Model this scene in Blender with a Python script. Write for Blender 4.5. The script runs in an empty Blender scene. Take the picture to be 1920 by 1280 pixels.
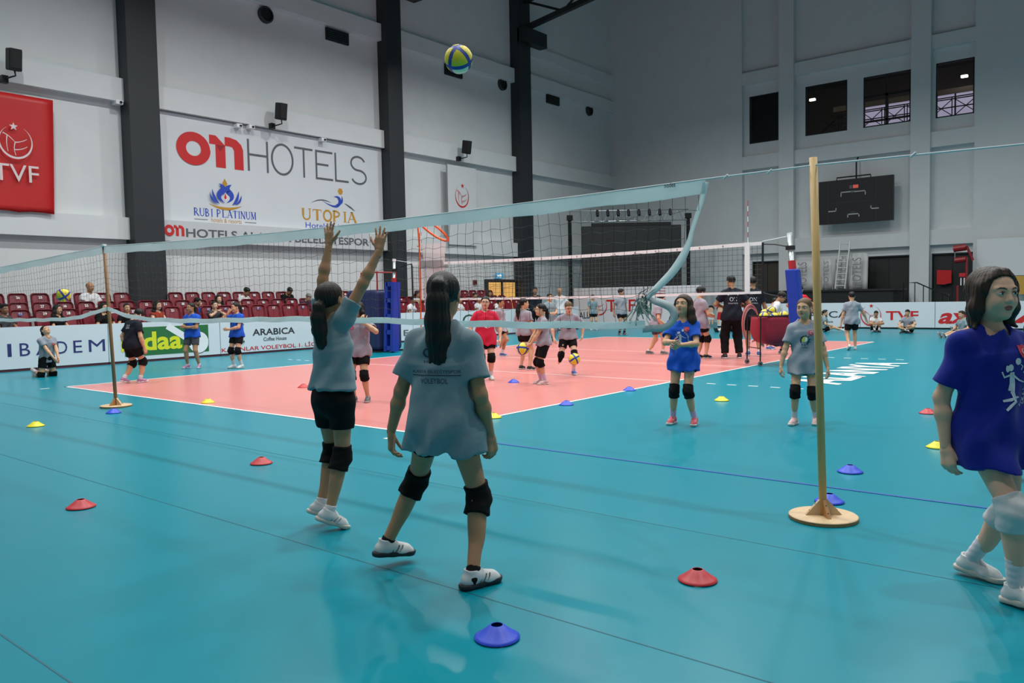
import bpy, bmesh, math, random
import numpy as np
from mathutils import Vector, Matrix
from mathutils.bvhtree import BVHTree

random.seed(7)
np.random.seed(7)
scene = bpy.context.scene
COL = scene.collection
PI = math.pi

# ------------------------------------------------------------------ camera
# world: court corner at the origin, +X along the near sideline (18 m), +Y along the end line (9 m), z up
CAM = np.array([-5.9227, -6.2446, 1.4450])
YAW, PITCH, ROLL, FPX = 0.684734, -0.05492, -0.019163, 1490.95
_f = np.array([math.cos(PITCH) * math.cos(YAW), math.cos(PITCH) * math.sin(YAW), math.sin(PITCH)])
_r = np.array([math.sin(YAW), -math.cos(YAW), 0.0])
_u = np.cross(_r, _f)
CF = _f
CR = math.cos(ROLL) * _r + math.sin(ROLL) * _u
CU = -math.sin(ROLL) * _r + math.cos(ROLL) * _u
cd = bpy.data.cameras.new('camera')
cam = bpy.data.objects.new('camera', cd)
COL.objects.link(cam)
M = Matrix(((CR[0], CU[0], -CF[0], CAM[0]), (CR[1], CU[1], -CF[1], CAM[1]), (CR[2], CU[2], -CF[2], CAM[2]), (0, 0, 0, 1)))
cam.matrix_world = M
cd.sensor_width = 36.0
cd.lens = FPX * 36.0 / 1920.0
cd.clip_end = 200
scene.camera = cam

# ------------------------------------------------------------------ world, lamps, exposure
w = bpy.data.worlds.new('hall_world')
scene.world = w
w.use_nodes = True
w.node_tree.nodes['Background'].inputs[0].default_value = (0.55, 0.6, 0.65, 1)
w.node_tree.nodes['Background'].inputs[1].default_value = 0.25
scene.view_settings.view_transform = 'Standard'
scene.view_settings.look = 'None'
scene.view_settings.gamma = 1.0
scene.view_settings.use_curve_mapping = False
scene.view_settings.exposure = -0.08
LAMP_H = 12.4
LAMP_W = 320.0
for lx in (-6.2, 0.2, 6.2, 12.2, 18.2, 24.2):  # farthest row is an added helper that brightens the back wall
    for ly in (-7.5, -1.2, 4.8, 10.8):
        ld = bpy.data.lights.new('high_bay_lamp', 'AREA')
        ld.shape = 'DISK'
        ld.size = 0.42
        ld.energy = LAMP_W * (0.48 if lx < -1 else (1.0 if lx < 20 else 0.40)) * (0.8 if ly < -5 else 1.05)
        ld.color = (0.98, 1.0, 0.985)
        ld.spread = math.radians(150)
        lo = bpy.data.objects.new('high_bay_lamp', ld)
        lo.location = (lx, ly, LAMP_H)
        COL.objects.link(lo)

# ------------------------------------------------------------------ helpers
def lin(c):
    def f(v):
        v /= 255.0
        return v / 12.92 if v <= 0.04045 else ((v + 0.055) / 1.055) ** 2.4
    return (f(c[0]), f(c[1]), f(c[2]), 1.0)

def ray(px, py):
    return CF + (px - 960) / FPX * CR - (py - 640) / FPX * CU

def at_y(px, py, Y):
    d = ray(px, py); return CAM + d * ((Y - CAM[1]) / d[1])

def at_x(px, py, X):
    d = ray(px, py); return CAM + d * ((X - CAM[0]) / d[0])

def at_z(px, py, Z=0.0):
    d = ray(px, py); return CAM + d * ((Z - CAM[2]) / d[2])

def at_d(px, py, D):
    return CAM + ray(px, py) * D

MATS = {}
def mat(name, rgb, rough=0.6, metal=0.0, spec=0.5, var=0.0, vscale=8.0, bump=0.0, bscale=60.0, stretch=None, emit=0.0, coat=0.0, trans=0.0, alpha=1.0, sheen=0.0):
    if name in MATS: return MATS[name]
    m = bpy.data.materials.new(name); m.use_nodes = True
    nt = m.node_tree; b = nt.nodes['Principled BSDF']
    c = lin(rgb)
    b.inputs['Base Color'].default_value = c
    b.inputs['Roughness'].default_value = rough
    b.inputs['Metallic'].default_value = metal
    b.inputs['Specular IOR Level'].default_value = spec
    if coat: b.inputs['Coat Weight'].default_value = coat
    if trans: b.inputs['Transmission Weight'].default_value = trans
    if sheen: b.inputs['Sheen Weight'].default_value = sheen
    if alpha < 1: b.inputs['Alpha'].default_value = alpha
    if emit:
        b.inputs['Emission Color'].default_value = c
        b.inputs['Emission Strength'].default_value = emit
    tc = nt.nodes.new('ShaderNodeTexCoord')
    mp = nt.nodes.new('ShaderNodeMapping')
    nt.links.new(tc.outputs['Object'], mp.inputs[0])
    if stretch: mp.inputs['Scale'].default_value = stretch
    if var:
        n = nt.nodes.new('ShaderNodeTexNoise'); n.inputs['Scale'].default_value = vscale; n.inputs['Detail'].default_value = 4
        nt.links.new(mp.outputs[0], n.inputs[0])
        r = nt.nodes.new('ShaderNodeMapRange')
        r.inputs[1].default_value = 0.25; r.inputs[2].default_value = 0.75
        r.inputs[3].default_value = 1 - var; r.inputs[4].default_value = 1 + var
        nt.links.new(n.outputs[0], r.inputs[0])
        mx = nt.nodes.new('ShaderNodeVectorMath'); mx.operation = 'SCALE'
        mx.inputs[0].default_value = c[:3]
        nt.links.new(r.outputs[0], mx.inputs['Scale'])
        nt.links.new(mx.outputs[0], b.inputs['Base Color'])
    if bump:
        n2 = nt.nodes.new('ShaderNodeTexNoise'); n2.inputs['Scale'].default_value = bscale; n2.inputs['Detail'].default_value = 3
        nt.links.new(mp.outputs[0], n2.inputs[0])
        bp = nt.nodes.new('ShaderNodeBump'); bp.inputs['Strength'].default_value = bump; bp.inputs['Distance'].default_value = 0.01
        nt.links.new(n2.outputs[0], bp.inputs['Height'])
        nt.links.new(bp.outputs[0], b.inputs['Normal'])
    MATS[name] = m
    return m

class MB:
    """collects boxes, tubes, lathes and polygons into one mesh"""
    def __init__(s): s.v = []; s.f = []; s.sm = False
    def add(s, vs, fs):
        o = len(s.v); s.v += [tuple(map(float, v)) for v in vs]; s.f += [tuple(i + o for i in f) for f in fs]; return s
    def box(s, lo, hi):
        x0, y0, z0 = lo; x1, y1, z1 = hi
        return s.add([(x0,y0,z0),(x1,y0,z0),(x1,y1,z0),(x0,y1,z0),(x0,y0,z1),(x1,y0,z1),(x1,y1,z1),(x0,y1,z1)],
                     [(0,3,2,1),(4,5,6,7),(0,1,5,4),(1,2,6,5),(2,3,7,6),(3,0,4,7)])
    def obox(s, c, ax, ay, az):
        c = np.array(c, float); ax, ay, az = (np.array(a, float) for a in (ax, ay, az))
        vs = [c + i*ax + j*ay + k*az for k in (-1,1) for i, j in ((-1,-1),(1,-1),(1,1),(-1,1))]
        return s.add(vs, [(0,3,2,1),(4,5,6,7),(0,1,5,4),(1,2,6,5),(2,3,7,6),(3,0,4,7)])
    def tube(s, pts, r, n=8, closed=False, caps=True):
        pts = [np.array(q, float) for q in pts]; m = len(pts)
        rs = r if hasattr(r, '__len__') else [r] * m
        o = len(s.v); prev = None
        for i, q in enumerate(pts):
            a = pts[(i - 1) % m] if (i > 0 or closed) else q
            b = pts[(i + 1) % m] if (i < m - 1 or closed) else q
            t = b - a; t /= (np.linalg.norm(t) + 1e-12)
            ref = np.array([0, 0, 1.0]) if abs(t[2]) < 0.9 else np.array([1.0, 0, 0])
            if prev is None: u = np.cross(t, ref)
            else: u = prev - t * (prev @ t)
            u /= (np.linalg.norm(u) + 1e-12); prev = u; v = np.cross(t, u)
            for k in range(n):
                an = 2 * PI * k / n
                s.v.append(tuple(q + rs[i] * (math.cos(an) * u + math.sin(an) * v)))
        for i in range(m if closed else m - 1):
            for k in range(n):
                a = o + i * n + k; b = o + i * n + (k + 1) % n
                j = (i + 1) % m
                s.f.append((a, b, o + j * n + (k + 1) % n, o + j * n + k))
        if caps and not closed:
            s.f.append(tuple(o + k for k in reversed(range(n)))); s.f.append(tuple(o + (m - 1) * n + k for k in range(n)))
        return s
    def lathe(s, prof, n=24, c=(0, 0, 0), caps=True):
        o = len(s.v)
        for r, z in prof:
            for k in range(n):
                a = 2 * PI * k / n; s.v.append((c[0] + r * math.cos(a), c[1] + r * math.sin(a), c[2] + z))
        for i in range(len(prof) - 1):
            for k in range(n):
                s.f.append((o + i*n + k, o + i*n + (k+1) % n, o + (i+1)*n + (k+1) % n, o + (i+1)*n + k))
        if caps:
            if prof[0][0] > 1e-6: s.f.append(tuple(o + k for k in reversed(range(n))))
            if prof[-1][0] > 1e-6: s.f.append(tuple(o + (len(prof)-1)*n + k for k in range(n)))
        return s
    def prism(s, poly, org, ux, uy, nrm, th):
        """2d polygon in frame ux, uy pushed along nrm by th"""
        org, ux, uy, nrm = (np.array(a, float) for a in (org, ux, uy, nrm)); n = len(poly)
        lo = [org + ux*x + uy*y for x, y in poly]; hi = [q + nrm*th for q in lo]
        return s.add(lo + hi, [tuple(reversed(range(n))), tuple(range(n, 2*n))] + [(i, (i+1) % n, n + (i+1) % n, n + i) for i in range(n)])
    def mesh(s, name, m=None, smooth=False):
        me = bpy.data.meshes.new(name); me.from_pydata(s.v, [], s.f); me.validate()
        if m: me.materials.append(m)
        if smooth: me.polygons.foreach_set('use_smooth', [True] * len(me.polygons))
        me.update()
        return me
    def build(s, name, m, parent=None, smooth=False):
        return obj(name, s.mesh(name, m, smooth), parent)

def obj(name, me, parent=None, loc=None, rotz=None):
    o = bpy.data.objects.new(name, me); COL.objects.link(o)
    if parent: o.parent = parent
    if loc is not None: o.location = loc
    if rotz is not None: o.rotation_euler = (0, 0, rotz)
    return o
def tag(o, label, cat, group=None, kind=None):
    o['label'] = label; o['category'] = cat
    if group: o['group'] = group
    if kind: o['kind'] = kind
    return o
def thing(name, label, cat, loc=(0, 0, 0), rotz=0, group=None):
    o = obj(name, None, None, loc, rotz); o.empty_display_size = 0.1
    return tag(o, label, cat, group)
def struct(o):
    o['kind'] = 'structure'; return o
def relocal(o, parent):
    """parent o (built in world space) under a parent that has a transform"""
    o.parent = parent; bpy.context.view_layer.update()
    o.matrix_parent_inverse = parent.matrix_world.inverted(); return o

# ---- lettering: flat text turned to mesh, fitted to a box in a plane
_txt = {}
def text_verts(string, bold=0.0):
    key = (string, bold)
    if key in _txt: return _txt[key]
    cu = bpy.data.curves.new('lettering', 'FONT'); cu.body = string; cu.resolution_u = 3; cu.offset = bold
    cu.fill_mode = 'FRONT'
    o = bpy.data.objects.new('lettering_tmp', cu); COL.objects.link(o)
    dg = bpy.context.evaluated_depsgraph_get()
    me = bpy.data.meshes.new_from_object(o.evaluated_get(dg))
    v = np.array([q.co[:2] for q in me.vertices]); f = [tuple(q.vertices) for q in me.polygons]
    bpy.data.objects.remove(o); bpy.data.curves.remove(cu); bpy.data.meshes.remove(me)
    lo = v.min(0); hi = v.max(0)
    _txt[key] = ((v - lo) / (hi - lo), f, (hi - lo)[0] / (hi - lo)[1])
    return _txt[key]
def text_on(string, org, ux, uy, m, parent, bold=0.0, name='lettering', lift=0.004, nrm=None):
    """text filling the parallelogram org, org+ux, org+uy (ux, uy full size vectors)"""
    v, f, asp = text_verts(string, bold)
    org, ux, uy = (np.array(a, float) for a in (org, ux, uy))
    n = np.cross(ux, uy) if nrm is None else np.array(nrm, float); n = n / np.linalg.norm(n)
    P = org + v[:, :1] * ux + v[:, 1:2] * uy + n * lift
    mb = MB(); mb.add(P, f)
    return mb.build(name, m, parent)
def flat_poly(polys, org, ux, uy, m, parent, name='emblem', lift=0.004, nrm=None):
    """2d polygons in units of (ux, uy)"""
    org, ux, uy = (np.array(a, float) for a in (org, ux, uy))
    n = np.cross(ux, uy) if nrm is None else np.array(nrm, float); n = n / np.linalg.norm(n)
    mb = MB()
    for k, pl in enumerate(polys):
        mb.add([org + x*ux + y*uy + n*(lift + 0.0006*k) for x, y in pl], [tuple(range(len(pl)))])
    return mb.build(name, m, parent)
def arc(cx, cy, rx, ry, a0, a1, n=20):
    return [(cx + rx*math.cos(math.radians(a0 + (a1-a0)*i/n)), cy + ry*math.sin(math.radians(a0 + (a1-a0)*i/n))) for i in range(n+1)]
def band(path, w0, w1=None):
    """2d stroke with width from w0 to w1 as quads"""
    w1 = w0 if w1 is None else w1; out = []; n = len(path); L = []; Rr = []
    for i, q in enumerate(path):
        a = np.array(path[max(i-1, 0)]); b = np.array(path[min(i+1, n-1)]); t = b - a; t = t / (np.linalg.norm(t)+1e-9)
        nn = np.array([-t[1], t[0]]); w_ = (w0 + (w1-w0)*i/(n-1))/2
        L.append(tuple(np.array(q)+nn*w_)); Rr.append(tuple(np.array(q)-nn*w_))
    for i in range(n-1): out.append([Rr[i], Rr[i+1], L[i+1], L[i]])
    return out
def star(cx, cy, r, rot=90):
    return [(cx + (r if i % 2 == 0 else r*0.4)*math.cos(math.radians(rot+36*i)), cy + (r if i % 2 == 0 else r*0.4)*math.sin(math.radians(rot+36*i))) for i in range(10)]
def crescent_ball():
    """federation emblem: open ring thick at the bottom, three ball seams"""
    out = []
    for i in range(40):
        a0 = -240 + 300*i/40; a1 = -240 + 300*(i+1)/40
        t0 = max(0.012, 0.13*math.sin(math.radians(max(0, min(180, 180*(i)/40)))))
        t1 = max(0.012, 0.13*math.sin(math.radians(max(0, min(180, 180*(i+1)/40)))))
        c0, s0, c1, s1 = math.cos(math.radians(a0)), math.sin(math.radians(a0)), math.cos(math.radians(a1)), math.sin(math.radians(a1))
        out.append([(c0, s0), (c1, s1), (c1*(1-t1), s1*(1-t1)), (c0*(1-t0), s0*(1-t0))][::-1])
    for pth in ([(-0.75, .5), (-.4, .4), (-.05, 0)], [(-.05, 0), (.3, .02), (.65, .25)], [(-.05, 0), (-.2, -.4), (-.05, -.8)], [(-.5, .4), (-.62, -.1), (-.5, -.6)], [(-.12, -.45), (.3, -.45), (.65, -.2)]):
        q = [np.array(z) for z in pth]
        cur = [tuple((1-t)**2*q[0] + 2*t*(1-t)*q[1] + t*t*q[2]) for t in np.linspace(0, 1, 9)]
        out += band(cur, 0.06, 0.03)
    return out

WHITE = mat('white_paint', (211, 214, 215), 0.7, var=0.03, vscale=1.5, bump=0.05, bscale=40)
DARK = mat('column_paint', (40, 44, 47), 0.55, var=0.06, vscale=2)
BLACK = mat('black_matte', (16, 17, 18), 0.6)
BLACKM = mat('black_metal', (22, 23, 24), 0.4, metal=0.3)
GREYM = mat('grey_metal', (150, 153, 155), 0.35, metal=0.8)
WHITEP = mat('white_print', (235, 236, 238), 0.5)
REDP = mat('red_print', (200, 32, 36), 0.5)
GREYP = mat('grey_print', (88, 92, 96), 0.5)
BLUEP = mat('blue_print', (38, 72, 180), 0.5)
GOLDP = mat('gold_print', (190, 140, 40), 0.5)
NAVYP = mat('navy_print', (42, 48, 110), 0.5)
GREENP = mat('green_print', (40, 110, 60), 0.5)
YELP = mat('yellow_print', (225, 225, 40), 0.5)
# ================================================================== the setting
def teal_floor():
    m = mat('teal_sports_vinyl', (0, 131, 148), 0.30, spec=0.25, var=0.03, vscale=0.35)
    return m
TEAL = teal_floor()
PINK = mat('pink_sports_vinyl', (216, 134, 128), 0.28, spec=0.35, var=0.03, vscale=0.6)
LINE = mat('white_floor_paint', (232, 234, 232), 0.35)
floor = struct(MB().box((-15, -15, -0.2), (33, 18.2, 0)).build('floor', TEAL))
MB().box((0, 0, 0), (18, 9, 0.002)).build('court_surface', PINK, floor)
def fline(x0, y0, x1, y1, m=LINE, name='court_line', z=0.004):
    MB().box((x0, y0, 0), (x1, y1, z)).build(name, m, floor)
fline(0, 0, 0.05, 9); fline(17.95, 0, 18, 9); fline(0, 0, 18, 0.05); fline(0, 8.95, 18, 9)
FAINT = mat('pale_floor_paint', (236, 190, 184), 0.35)
for x in (6, 9, 12): fline(x - 0.025, 0.05, x + 0.025, 8.95, FAINT if x != 6 else mat('pale_floor_paint2', (236, 205, 200), 0.35))
for x in (6, 12):
    for k in range(5):
        fline(x - .05, -0.58 - .35*k - .15, x - 0.0, -0.58 - .35*k, LINE, 'line_dash')
        fline(x - .05, 9.2 + .35*k, x, 9.35 + .35*k, LINE, 'line_dash')
fline(-0.40, 8.97, -0.25, 9.02, LINE, 'line_dash'); fline(-0.40, -0.02, -0.25, 0.03, LINE, 'line_dash')
fline(0.035, -9, 0.065, -0.05, mat('violet_tape', (44, 92, 168), 0.35), 'seam_tape')
SEAM = mat('dark_seam', (0, 92, 108), 0.5)
for x in (-1.53, -3.1, -4.7, -6.3):
    fline(x - .004, -14, x + .004, 13, SEAM, 'floor_seam', 0.0012)
# floor lettering, read from the back of the hall
text_on('ALANYA', (6.75, -2.40, 0.0), (4.45, 0, 0), (0, 0.88, 0), LINE, floor, bold=0.035, lift=0.004)

# ---- left wall with recessed bays, beams and dark columns
WY = 17.45
wl = struct(MB().box((-15, WY, 0), (33, 18.2, 21)).build('wall_left', WHITE))
for z0, z1 in ((3.36, 4.0), (7.33, 8.0), (11.42, 12.05)):
    for x0, x1 in ((-15, 5.2), (6.1, 15.2), (15.9, 23.35), (24.2, 32.3)):
        MB().box((x0, 17.2, z0), (x1, WY + .05, z1)).build('beam', WHITE, wl)
MB().box((24.2, 17.3, 13.0), (32.3, WY + .05, 13.5)).build('beam', WHITE, wl)
for k, (x0, x1) in enumerate(((5.2, 6.1), (15.2, 15.95), (23.35, 24.2), (-4.6, -3.7))):
    MB().box((x0, 16.9, 0), (x1, WY + .1, 21)).build('column', DARK, wl)
# ---- back wall: flush panels, recessed bays with openings
BX, BF = 32.3, 32.05
def wall_x(X, yr, zr, holes, name, m, parent=None, th=0.25):
    ys = sorted(set([yr[0], yr[1]] + [h[0] for h in holes] + [h[1] for h in holes])); zs = sorted(set([zr[0], zr[1]] + [h[2] for h in holes] + [h[3] for h in holes]))
    mb = MB()
    for a, b in zip(ys[:-1], ys[1:]):
        for c, d in zip(zs[:-1], zs[1:]):
            if any(h[0] <= a and b <= h[1] and h[2] <= c and d <= h[3] for h in holes): continue
            mb.box((X, a, c), (X + th, b, d))
    return mb.build(name, m, parent)
WINS = [(8.09, 9.62, 8.77, 11.06), (5.0, 6.89, 8.77, 11.05), (2.35, 4.30, 8.77, 11.0), (-0.07, 1.37, 8.74, 11.04)]
DOORS = [(8.09, 9.42, 0, 2.95), (2.36, 4.06, 0, 2.95), (-0.05, 1.41, 0, 2.95)]
wb = struct(wall_x(BX, (-15, 17.5), (0, 21), WINS + DOORS, 'wall_back', WHITE))
MB().box((BF, 9.9, 0), (BX + .01, 17.5, 21)).build('flush_panel', WHITE, wb)
MB().box((BF, -15, 0), (BX + .01, -0.13, 21)).build('flush_panel', WHITE, wb)
for y0, y1 in ((7.32, 8.03), (1.5, 2.27)):
    MB().box((BF - .12, y0, 0), (BX + .01, y1, 21)).build('pilaster', WHITE, wb)
for y0, y1 in ((8.03, 9.9), (2.27, 7.32), (-0.13, 1.5)):
    for z0, z1 in ((3.36, 4.0), (7.5, 8.15), (11.62, 12.2)):
        MB().box((BF + .02, y0, z0), (BX + .01, y1, z1)).build('beam', WHITE, wb)
# ---- walls out of view, roof and trusses
struct(MB().box((-15.2, -15, 0), (-15, 18.2, 21)).build('wall_front', WHITE))
struct(MB().box((-15, -15.2, 0), (33, -15, 21)).build('wall_right', WHITE))
ceil = struct(MB().box((-15.2, -15.2, 21), (33, 18.2, 21.2)).build('ceiling', mat('roof_sheet', (96, 100, 102), 0.7, var=.05)))
TR = mat('truss_steel', (26, 28, 29), 0.5)
for k, x in enumerate((-4.15, 5.65, 15.55, 23.8)):
    y0 = 16.9
    def zt(y): return 13.9 + (y0 - y) * 0.13
    t = MB()
    for off in (0.0, 1.25):
        t.obox(((x), (y0 - 15.5) / 1 + 0 if False else (y0 + (-14)) / 2, (zt(y0) + zt(-14)) / 2 + off), (.11, 0, 0), (0, (y0 + 14) / 2, -(zt(-14) - zt(y0)) / -2 * -1), (0, 0, .11))
    n = 14
    for i in range(n):
        ya = y0 - (y0 + 14) * i / n; yb = y0 - (y0 + 14) * (i + 1) / n
        a = (x, ya, zt(ya) + (0 if i % 2 else 1.25)); b = (x, yb, zt(yb) + (1.25 if i % 2 else 0))
        t.tube([a, b], 0.06, 6)
    t.build('roof_truss', TR, ceil)
    MB().box((x - .45, 16.55, 13.2), (x + 1.25, 17.0, 13.85)).build('column_bracket', TR, wl)

# ---- bleacher steps behind the boards
CONC = mat('bleacher_concrete', (120, 118, 116), 0.8, var=.06)
st = struct(MB().box((-15, 14.35, 0), (24, 15.3, 0.3)).build('bleacher', CONC))
MB().box((-15, 15.3, 0), (24, 16.15, 0.5)).build('step', CONC, st)
MB().box((-15, 16.15, 0), (24, WY, 0.72)).build('step', CONC, st)

# ---- lit double door of the left wall
d1 = struct(MB().box((21.2, 17.30, 0), (23.3, WY + .02, 2.3)).build('door_1', mat('door_frame', (30, 31, 32), 0.5)))
LIT = mat('lit_corridor_glass', (225, 170, 90), 0.4, emit=0.55)
MB().box((21.32, 17.28, .1), (22.15, 17.31, 2.16)).build('pane', LIT, d1)
MB().box((22.35, 17.28, .1), (23.18, 17.31, 2.16)).build('pane', LIT, d1)
# ---- doors of the back wall
DD = mat('dark_door', (30, 31, 32), 0.55, var=.08)
for k, h in enumerate(DOORS):
    o = struct(MB().box((BX + .1, h[0], 0), (BX + .16, h[1], 2.95)).build('door_%d' % (k + 2), mat('brown_door', (62, 56, 48), .5) if k == 0 else DD))
    fr = MB(); fr.box((BX - .02, h[0] - .05, 0), (BX + .1, h[0], 2.99)); fr.box((BX - .02, h[1], 0), (BX + .1, h[1] + .05, 2.99)); fr.box((BX - .02, h[0] - .05, 2.95), (BX + .1, h[1] + .05, 3.0))
    fr.build('door_frame', DARK, o)
    ym = (h[0] + h[1]) / 2
    MB().box((BX + .08, ym - .01, 0), (BX + .11, ym + .01, 2.93)).build('leaf_joint', BLACK, o)
    MB().tube([(BX + .05, ym + .12, .95), (BX + .05, ym + .12, 1.25)], .015, 6).build('handle', GREYM, o)
# ---- gallery windows with the corridor behind them
GL = mat('window_glass', (235, 240, 240), 0.05, trans=1.0, spec=0.4)
for k, h in enumerate(WINS):
    f = MB(); t = .05
    f.box((BX, h[0], h[2]), (BX + .12, h[0] + t, h[3])); f.box((BX, h[1] - t, h[2]), (BX + .12, h[1], h[3]))
    f.box((BX, h[0], h[2]), (BX + .12, h[1], h[2] + t)); f.box((BX, h[0], h[3] - t), (BX + .12, h[1], h[3]))
    if k == 2:
        ym = (h[0] + h[1]) / 2
        f.box((BX, ym - .06, h[2]), (BX + .1, ym + .06, 10.15)); f.box((BX, h[0], 10.05), (BX + .1, h[1], 10.17)); f.box((BX, ym - .02, 10.15), (BX + .08, ym + .02, h[3]))
        f.box((BX, h[0], 8.98), (BX + .1, h[1], 9.06))
    o = struct(f.build('window_%d' % (k + 1), BLACK))
    MB().box((BX + .05, h[0] + t, h[2] + t), (BX + .058, h[1] - t, h[3] - t)).build('pane', mat('tinted_glass', (40, 42, 44), 0.08, alpha=0.25), o)
gal = struct(MB().box((38, -4, 8.3), (38.2, 14, 13)).build('wall_gallery', mat('gallery_wall', (92, 84, 74), .8)))
MB().box((32.55, -4, 8.3), (38, 14, 8.5)).build('gallery_floor', mat('gallery_floor', (70, 66, 62), .7), gal)
MB().box((32.55, -4, 12.2), (38, 14, 12.35)).build('gallery_ceiling', mat('gallery_ceil', (80, 76, 70), .8), gal)
DAY = mat('gallery_daylight', (196, 190, 222), .5, emit=0.75)
MB().box((35.5, -3, 8.5), (35.6, 5.45, 10.35)).build('gallery_window_band', DAY, gal)
MB().box((35.45, -3, 10.35), (35.6, 6.6, 10.6)).build('gallery_lintel', mat('gallery_lintel', (120, 112, 100), .8), gal)
for y in (.1, 1.2, 2.9, 4.1): MB().box((35.44, y - .03, 8.5), (35.5, y + .03, 10.35)).build('gallery_mullion', BLACK, gal)
MB().box((35.2, 9.1, 8.5), (35.3, 14, 12.2)).build('gallery_screen', BLACK, gal)
rl = MB()
for z in (9.12, 9.5, 9.86, 9.94): rl.tube([(34.2, -3, z), (34.2, 6.3, z)], .028, 6)
for i in range(10):
    y = -2.9 + i * .97
    for dy in (0, .12): rl.tube([(34.2, y + dy, 8.5), (34.2, y + dy, 9.94)], .022, 6)
    rl.tube([(34.2, y + .12, 9.14), (34.2, y + .97, 9.84)], .02, 6); rl.tube([(34.2, y + .12, 9.84), (34.2, y + .97, 9.14)], .02, 6)
rl.build('gallery_railing', BLACK, gal)
LAMPM = mat('gallery_lamp', (255, 250, 235), .4, emit=14.0)
for px, py in ((1523, 187), (1808, 143)):
    q = at_x(px, py, 34.9)
    MB().box((34.85, q[1] - .13, q[2] - .04), (35.0, q[1] + .13, q[2] + .05)).build('gallery_lamp', LAMPM, gal)
    MB().tube([(34.92, q[1], q[2]), (34.92, q[1], 12.2)], .015, 6).build('lamp_rod', BLACK, gal)
gl = bpy.data.lights.new('gallery_lamp', 'AREA'); gl.shape = 'RECTANGLE'; gl.size = 8; gl.size_y = .3; gl.energy = 30; gl.color = (1, .93, .82)
go = bpy.data.objects.new('gallery_lamp_light', gl); go.location = (33.8, 3.5, 12.0); go.rotation_euler = (0, 0, PI / 2); COL.objects.link(go)
# ================================================================== perimeter boards
BOARD = mat('board_white', (214, 222, 228), 0.35, var=.015, vscale=1)
def board_left(x0, x1, label):
    b = thing('advertising_board', label, 'advertising board', (0, 0, 0), 0, 'perimeter boards')
    MB().box((x0 + .01, 13.7, .06), (x1 - .01, 13.78, 1.0)).build('panel', BOARD, b)
    MB().box((x0 + .01, 13.72, 0), (x1 - .01, 13.80, .06)).build('foot_rail', mat('board_rail', (96, 40, 52), .5), b)
    for x in (x0 + .3, x1 - .3): MB().box((x - .03, 13.78, 0), (x + .03, 14.2, .05)).build('stand', BLACKM, b)
    return b
def board_back(y1, y0, label):
    b = thing('advertising_board', label, 'advertising board', (0, 0, 0), 0, 'perimeter boards')
    MB().box((26.3, y0 + .01, .06), (26.38, y1 - .01, 1.0)).build('panel', BOARD, b)
    MB().box((26.32, y0 + .01, 0), (26.40, y1 - .01, .06)).build('foot_rail', BLACKM, b)
    for y in (y0 + .3, y1 - .3): MB().box((26.38, y - .03, 0), (26.8, y + .03, .05)).build('stand', BLACKM, b)
    return b
LY = 13.7
def tl(s, px0, py0, px1, py1, m, b, bold=0.02):
    """text on the left boards between two lower corners given by picture x and heights z"""
    x0 = at_y(px0, 640, LY)[0]; x1 = at_y(px1, 630, LY)[0]
    text_on(s, (x0, LY, py0), (x1 - x0, 0, 0), (0, 0, py1 - py0), m, b, bold, nrm=(0, -1, 0))
def px_l(px): return at_y(px, 635, LY)[0]
def quad_l(px0, z0, px1, z1, m, b, name='print_panel', lift=.004):
    x0, x1 = px_l(px0), px_l(px1)
    return flat_poly([[(0, 0), (1, 0), (1, 1), (0, 1)]], (x0, LY, z0), (x1 - x0, 0, 0), (0, 0, z1 - z0), m, b, name, lift, (0, -1, 0))
b = board_left(-3.2, px_l(203), 'white perimeter board with spaced navy lettering nearest the left edge')
for ch_, (c0_, c1_) in zip('ACIBADEM', ((-85, -55), (-42, -14), (13, 20), (36, 55), (66, 98), (106, 125), (137, 153), (166, 196))): tl(ch_, c0_, .34, c1_, .63, NAVYP, b, 0.0)
b = board_left(px_l(203), px_l(413), 'perimeter board with green panel and yellow lettering')
quad_l(233, .16, 391, .88, GREENP, b)
text_on('iddaa', (px_l(226), LY, .28), (px_l(341) - px_l(226), 0, 0), (0, 0, .48), YELP, b, 0.03, nrm=(0, -1, 0), lift=.007)
def racket():
    o = np.array([px_l(372), LY, .42]); u = np.array([1.0, 0, 0]); v = np.array([0, 0, 1.0])
    flat_poly([arc(0, 0, .30, .30, 0, 360, 28)], o, u, v, mat('racket_line', (30, 40, 34), .5), b, 'emblem', .006, (0, -1, 0))
    flat_poly([arc(0, 0, .285, .285, 0, 360, 28)], o, u, v, WHITEP, b, 'emblem', .008, (0, -1, 0)); flat_poly(band([(-.85, .47), (-.05, -.05)], .17), o, u, v, WHITEP, b, 'emblem', .009, (0, -1, 0))
racket()
b = board_left(px_l(413), px_l(614), 'perimeter board with coffee house logo above red league lettering')
flat_poly(band(arc(0, 0, .26, .26, 60, 300, 24), .06), (px_l(450), LY, .60), (1, 0, 0), (0, 0, 1), GREYP, b, 'emblem', .004, (0, -1, 0))
tl('ARABICA', 474, .51, 553, .70, mat('coffee_print', (52, 54, 58), .5), b, .02)
tl('Coffee House', 494, .34, 537, .45, GREYP, b)
tl('KADINLAR VOLEYBOL 1. LİGİ', 415, .10, 596, .25, REDP, b, .01)
b = board_left(px_l(614), px_l(775), 'perimeter board with red swoosh behind the blue padded post')
flat_poly(band([(0, 0), (.5, .1), (1.2, .13), (1.7, .1)], .02, .16), (px_l(754), LY, .62), (1, 0, 0), (0, 0, 1), REDP, b, 'emblem', .004, (0, -1, 0))
tl('E', 757, .22, 766, .42, GREYP, b)
b = board_left(px_l(775), px_l(935), 'perimeter board with green round letters behind the red shirt girl')
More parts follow.
